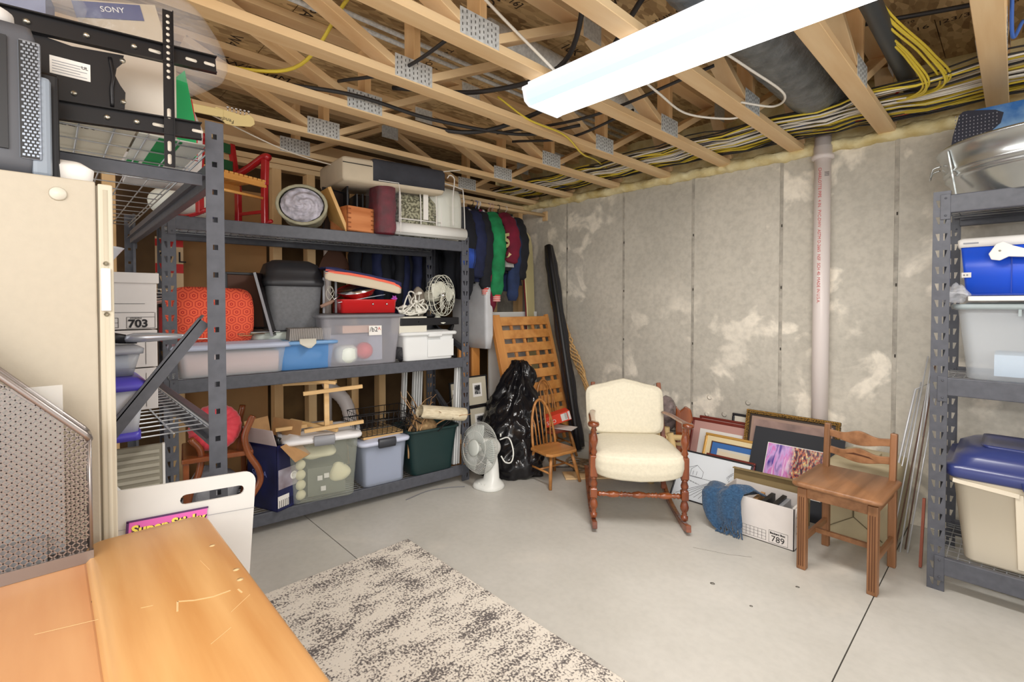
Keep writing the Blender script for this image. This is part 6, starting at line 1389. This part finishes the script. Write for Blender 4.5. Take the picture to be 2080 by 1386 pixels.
# build as pieces around the slot sharing one mesh
mb=MB()
slot=[(sx1+sr*cos(a),sz+sr*sin(a)) for a in [-pi/2+pi*k/6 for k in range(7)]]+[(sx0+sr*cos(a),sz+sr*sin(a)) for a in [pi/2+pi*k/6 for k in range(7)]]
bmh=bmesh.new()
vo=[bmh.verts.new((x,0,z)) for x,z in out];vi=[bmh.verts.new((x,0,z)) for x,z in slot]
es=[bmh.edges.new((vo[i],vo[(i+1)%len(vo)])) for i in range(len(vo))]+[bmh.edges.new((vi[i],vi[(i+1)%len(vi)])) for i in range(len(vi))]
bmesh.ops.triangle_fill(bmh,use_beauty=True,edges=es)
me=bpy.data.meshes.new('board_sheet');bmh.to_mesh(me);bmh.free();me.materials.append(CB)
o=bpy.data.objects.new('board_sheet',me);COL.objects.link(o);o.parent=t;d=o.modifiers.new('s','SOLIDIFY');d.thickness=.006
MB().box(.20,-.0058,.72,.362,-.0035,.850).build('sticker',mat('sticker_pink',(226,108,186),.5),t)
for b in ((.198,-.0062,.718,.203,-.0034,.850),(.198,-.0062,.848,.364,-.0034,.852)): MB().box(*b).build('sticker_edge',mat('sticker_purple',(86,50,96),.5),t)
text('sticker_text','Super Sticky',.030,(.208,-.0063,.818),(rad(90),0,0),mat('sticker_yellow',(250,230,100),.5),t,bold=.0012)
text('sticker_text','Super Sticky',.030,(.2095,-.0060,.8165),(rad(90),0,0),INK,t,bold=.0025)
MB().beam((.0,-.004,Hb-.085),(Wb,-.004,Hb-.10),.001,.001).build('crease',mat('grey_edge'),t)
MB().prism([(.10,.88),(.118,.885),(.10,.80)],.0036,.006,Mx).build('tan_tab',CARD,t)
# ================= rack B contents, lower shelf
SB=1.032
PURP=mat('purple_lid',(78,70,178),.35);GREYC=mat('grey_clear',(190,196,204),.3,alpha=.6)
t=thing('storage_box','clear storage box with purple hinged lid on the rack shelf behind the cabinet','box',(-1.76,.075,SB-.018))
MB().loft([(0,0,.13,.105,0,.015),(0,0,.13,.105,.022,.015)],4).build('purple_base',PURP,t)
MB().loft([(0,0,.125,.10,.022,.015),(0,0,.132,.112,.135,.015)],4).build('bin_body',mat('frost_clear',(206,210,218),.35,alpha=.8),t)
MB().loft([(0,0,.14,.12,.135,.015),(0,0,.142,.122,.152,.015),(0,0,.12,.10,.168,.015)],4).build('lid',PURP,t)
MB().box(.13,-.13,.09,.145,-.09,.165).build('latch',mat('latch_violet',(120,90,190),.4),t,bevel=.004)
t=thing('storage_box','grey clear storage box with grey lid stacked on the purple lidded box','box',(-1.82,.07,SB+.151))
MB().loft([(0,0,.14,.10,0,.015),(0,0,.15,.115,.06,.015)],4).build('bin_body',GREYC,t);MB().loft([(0,0,.156,.122,.06,.02),(0,0,.158,.124,.074,.02),(0,0,.14,.11,.08,.02)],4).build('lid',mat('lid_grey',(160,164,172),.4),t)
MB().box(-.12,-.08,.01,.13,.05,.03).build('papers',PAPER,t);MB().box(.0,.03,.02,.13,.09,.055).build('blue_pack',mat('pale_blue_cloth'),t)
t=thing('storage_box','box with bright violet handle and white label peeking past the cabinet edge','box',(-1.62,-.02,SB))
MB().box(-.02,-.08,.0,.02,.105,.31).build('box_body',mat('violet_plastic',(96,66,180),.4),t,bevel=.006);MB().box(.0205,.075,.225,.022,.10,.25).build('white_tag',PAPER,t)
t=thing('carving_tool','black and silver electric carving tool lying on the grey storage box','tool',(-1.77,.085,SB+.248),rad(80))
MB().tube([(-.12,0,.03),(-.04,.0,.022),(.04,0,.006),(.075,0,.0)],[.012,.017,.016,.013],10).build('handle',BLK,t)
MB().tube([(.075,0,.0),(.095,0,.003),(.13,0,.003),(.19,0,.003),(.235,0,.004)],[.013,.018,.018,.012,.003],10,flat=.8).build('blade_guard',mat('silver_plastic2',(196,200,210),.25,metal=.5),t)
MB().tube(bez([(-.1,0,.02),(-.02,.03,.0),(.05,.03,-.01),(.1,.02,-.012)],5),.004,6).build('cord',BLK,t)
for k,(z0,lb) in enumerate(((SB,'white file carton lowest of the stack behind the purple lidded box'),(SB+.145,'white file carton in the middle of the stack'),(SB+.275,'white file carton printed 703 topmost of the stack, behind the cabinet'))):
    h=(.145,.13,.19)[k];x=-2.05;t=thing('file_carton',lb,'carton',(x,.10,z0-.012),rad(90))
    MB().box(-.21,-.0,0,.173,.33,h-.004).build('carton_body',CARDW,t,bevel=.002)
    if k==2:
        MB().box(-.215,-.006,h-.035,.179,.336,h).build('carton_lid',CARDW,t,bevel=.002)
        gr=MB()
        for q in range(9): gr.box(-.10+.021*q,-.0012,.006,-.0988+.021*q,-.0002,.038)
        for z in (.006,.022,.038,.056): gr.box(-.21,-.0012,z,.165 if z>.05 else .068,-.0002,z+.001)
        for b in ((.09,.003,.168,.004),(.09,.040,.168,.041),(.09,.003,.091,.04),(.167,.003,.168,.056)): gr.box(b[0],-.0012,b[1],b[2],-.0002,b[3])
        gr.build('printed_grid',INK,t)
        text('box_number','703',.036,(.094,-.0013,.007),RX90,INK,t,bold=.0012);text('box_name','BANKERS BOX.',.0125,(-.055,-.0013,.043),RX90,INK,t,bold=.0006);text('small_print','STOR/FILE',.007,(.1,-.0013,.0345),RX90,INK,t)
        MB().box(-.08,-.001,.108,.045,.0003,.135).build('hand_hole',mat('hole_brown',(120,84,50),.9),t);MB().box(-.21,-.0012,.085,.14,-.0002,.086).build('printed_line',INK,t)
    if k==0 or k==1: MB().box(.14,-.0012,.01,.141,-.0002,h-.02).build('printed_line',INK,t)
t=thing('plastic_funnel','white plastic flared vase beside the cabinet edge, in front of the 703 carton','vase',(-1.80,.075,SB+.33))
MB().lathe([(.04,0),(.045,.02),(.052,.1),(.062,.14),(.085,.172),(.09,.178),(.082,.176),(.055,.14),(.045,.1)],28).build('vase',mat('frosted_white',(218,222,230),.3,alpha=.95),t)
t=thing('louver_panel','grey louvred panel with white edge standing on the floor behind the display board','panel',(-2.30,.08,.0),rad(84))
MB().box(0,0,0,.235,.02,.84).build('panel',mat('louver_grey',(150,144,128),.6),t);MB().box(.235,-.002,0,.243,.022,.84).build('edge',PAPER,t)
lv=MB()
for k in range(26): lv.box(.01,-.004,.16+.026*k,.225,0,.172+.026*k)
lv.build('louver',mat('louver_light',(178,172,156),.6),t);MB().prism([(.07,.55),(.09,.72),(.20,.56),(.19,.55),(.10,.66),(.09,.55)],.005,.006,Mx).build('white_mark',PAPER,t)
# posters and papers behind post: red sign on the stud wall
t=thing('wall_sign','red and cream printed sign on the stud wall behind the rack post','sign',(XL+.004,.50,1.45),rad(90))
MB().box(0,-.003,0,.15,0,.36).build('sign_panel',mat('sign_cream',(220,190,150),.7),t);MB().box(0,-.004,.30,.15,-.003,.345).box(0,-.004,.13,.15,-.003,.19).build('red_band',mat('sign_red',(206,40,38),.6),t);text('sign_text','OIL',.10,(.01,-.0045,.20),RX90,INK,t);text('sign_text','SALE',.04,(.01,-.0045,.06),RX90,mat('grey_edge'),t)
for k in range(5):
    o=tag(MB().cbox((0,0,0),(.26,.20,.002)).build('paper_sheet',PAPER),'loose white sheet in the small pile between the two rack posts','paper','white sheets between the posts');o.location=(-3.45,.56,1.405+.012*k);o.rotation_euler=(rad(3*k-6),rad(4*k-10),rad(90+6*k))
o=tag(MB().loft([(0,0,.12,.08,0,.02),(0,0,.12,.08,.2,.03)],4).build('red_box',mat('dark_red_card',(150,30,36),.6)),'dark red box under the loose white sheets behind the post','box');o.location=(-3.45,.56,1.16)
# ================= rack B top shelf
ST=1.853
CREAMB=mat('cream_box',(222,212,198),.6,n=.03)
t=thing('cream_carton','plain cream carton behind the black screen mount on the upper rack shelf','carton',(-1.80,.135,ST),0)
MB().loft([(0,0,.12,.145,0,.02),(0,0,.12,.145,.23,.02)],4).build('carton_body',CREAMB,t)
MB().box(-.11,-.13,.232,.11,.13,.236).build('carton_lid',CREAMB,t)
t=thing('cardboard_sheet','white printed cardboard lying flat on the wire shelf left of the post','cardboard',(-1.63,-.2,1.8435),0)
MB().box(-.60,-.02,0,.01,.38,.004).build('sheet',mat('sheet_ivory',(226,222,206),.7),t)
for k in range(3): text('sheet_print',['Sensations','MADE IN','^^^'][k],.03,(-.08,.16+.02*k,-.0006),(pi,0,rad(90)),mat('print_grey',(110,110,104),.8),t)
t=thing('green_box','green and white printed box with red edge, upright beside the cream carton','box',(-1.86,.325,ST),rad(6))
MB().prism([(-.04,0),(.03,0),(.03,.10),(.0,.27),(-.04,.22)],-.02,.02,Matrix.Rotation(rad(90),4,'Z')@Matrix.Rotation(rad(90),4,'X')).build('box_panel',mat('bright_green',(20,160,90),.5),t,bevel=.003)
MB().prism([(.02,0),(.045,0),(.045,.10),(.03,.20),(.02,.17)],-.026,-.021,Matrix.Rotation(rad(90),4,'Z')@Matrix.Rotation(rad(90),4,'X')).build('red_edge',mat('sign_red'),t)
o=tag(MB().box(-.50,.015,0,.02,.17,.003).box(-.40,.06,-.0012,.01,.115,-.0002,mi=1).box(-.38,-.0+.02,-.0012,-.30,.05,-.0002,mi=1).box(-.46,.02,-.0012,-.43,.11,-.0002,mi=1).build('printed_sheet',[mat('sheet_white',(230,234,228),.6),mat('bright_green')]),'green and white printed sheet lying on the wire shelf by the post','sheet');o.location=(-1.66,.17,1.8395)
o=tag(MB().loft([(0,0,.1,.05,0,.03),(0,0,.11,.055,.05,.03),(0,0,.08,.03,.07,.02)],4).build('white_case',PAPER),'white rounded case under the upper wire shelf, on the cabinet top','case');o.location=(-1.47,.035,1.630);o.scale=(.8,.8,.8)
# plastic bags with packages
FILM2=mat('bag_film_heavy',(226,230,238),.10,alpha=.16,bump=1,scale=9,spec=1)
t=thing('plastic_bag','clear plastic bag holding a beige printed electronics carton, above the screen mount','bag',(-1.95,.24,ST+.20),rad(80))
bag(MB(),.42,.30,.34,11,.03,5).build('bag_film',FILM2,t)
b=MB().box(-.11,-.08,.10,.09,.06,.24,Matrix.Rotation(rad(-14),4,'Y')).build('carton',mat('carton_beige',(196,178,150),.7),t)
MB().box(-.112,-.083,.19,.05,-.079,.235,Matrix.Rotation(rad(-14),4,'Y')).build('navy_band',mat('band_navy',(44,50,110),.5),b);text('carton_print','SONY',.022,(-.10,-.084,.19),(rad(90),rad(-14),0),PAPER,b)
t=thing('plastic_bag','small clear plastic bag at the top left corner above the mount','bag',(-1.85,-.06,ST+.24),rad(80))
bag(MB(),.30,.22,.2,12,.03,6).build('bag_film',FILM2,t);MB().box(-.08,-.06,.03,.08,.05,.12).build('grey_package',mat('pkg_greyblue',(130,134,160),.6),t)
o=tag(MB().loft([(0,0,.19,.12,0,.03),(0,0,.20,.13,.10,.05),(0,0,.15,.10,.15,.05)],5).build('foam_block',mat('foam_greywhite',(204,198,194),.7)),'greyish white padded block carrying the guitar neck behind the post','block');o.location=(-2.32,.33,ST+.005);o.scale=(.8,.9,1.9)
# TV wall mount
t=thing('screen_wall_mount','black steel television wall mount with slotted rails hanging over the upper rack end','wall mount',(-1.525,0,0),0)
def rail(z0,z1,y0,y1,holes):
    mb=MB();mb.beam((0,y0,z0),(0,y1,z1),.004,.046,(0,0,1)).beam((.006,y0,z0+.021),(.006,y1,z1+.021),.016,.003,(0,0,1)).beam((.006,y0,z0-.021),(.006,y1,z1-.021),.016,.003,(0,0,1))
    o=mb.build('rail',BLK2,t)
    for f,kind in holes:
        y=lerp(y0,y1,f);z=lerp(z0,z1,f)
        if kind=='s': MB().loft([(0,0,.013,.004,0,.004),(0,0,.013,.004,.0008,.004)],4,TR((.0025,y,z))@Euler((0,rad(90),0)).to_matrix().to_4x4()@Matrix.Rotation(rad(90),4,'Z')).build('slot',mat('slot_pale',(214,206,192),.7),o)
        else: MB().lathe([(0,0),(.0065,0),(.0065,.004),(.003,.007),(0,.007)],10,TR((.002,y,z),ry=rad(90))).build('bolt',SCREW,o)
rail(1.992,2.030,-.18,.342,((.30,'b'),(.49,'b'),(.66,'b'),(.74,'s'),(.89,'s'),(.97,'s')))
rail(1.815,1.842,-.10,.305,((.52,'b'),(.66,'b'),(.77,'s'),(.98,'s')))
pl=[(-.03,1.835),(-.035,1.97),(-.01,1.985),(.05,1.978),(.145,1.99),(.142,1.97),(.131,1.955),(.128,1.935),(.137,1.915),(.147,1.90),(.145,1.86),(.11,1.855),(.06,1.85),(.0,1.84)]
MB().prism(pl,-.002,.002,Matrix(((0,0,1,-.004),(1,0,0,0),(0,1,0,0),(0,0,0,1)))).build('mount_plate',BLK2,t)
lb=MB().box(.0,.0,1.905,.0005,.07,1.945,Matrix.Translation((-.0015,.012,0))).build('rating_label',PAPER,t)
for k in range(5): MB().box(.0,.016,1.910+.006*k,.0007,.076-.012*(k%2),1.9115+.006*k,Matrix.Translation((-.0012,0,0))).build('label_line',mat('grey_edge'),lb)
text('label_mark','UL',.010,(-.0005,.066,1.93),(rad(90),0,rad(90)),INK,lb)
for y,z in ((.02,1.873),(.052,1.87),(.142,1.975),(.142,1.875)): MB().lathe([(0,0),(.006,0),(.006,.004),(0,.006)],10,TR((-.0015,y,z),ry=rad(90))).build('bolt',SCREW,t)
MB().tube(bez([(.0,.118,1.975),(.004,.123,1.93),(.004,.120,1.90),(.0,.121,1.858)],5),.004,6).build('pressed_edge',BLK2,t)
v=MB().box(.008,.222,1.733,.012,.244,2.13).box(.008,.242,1.733,.020,.244,2.13).build('vertical_bar',BLK2,t)
hp_=mat('slot_pale')
for k in range(11): MB().lathe([(0,0),(.0042,0),(.0042,.0006),(0,.0006)],10,TR((.0121,.233,2.115-.0155*k),ry=rad(90))).build('hole',hp_,v)
for z in (1.868,1.785,1.752): MB().loft([(0,0,.013,.0042,0,.004),(0,0,.013,.0042,.0008,.004)],4,TR((.0121,.233,z))@Euler((0,rad(90),0)).to_matrix().to_4x4()).build('slot',hp_,v)
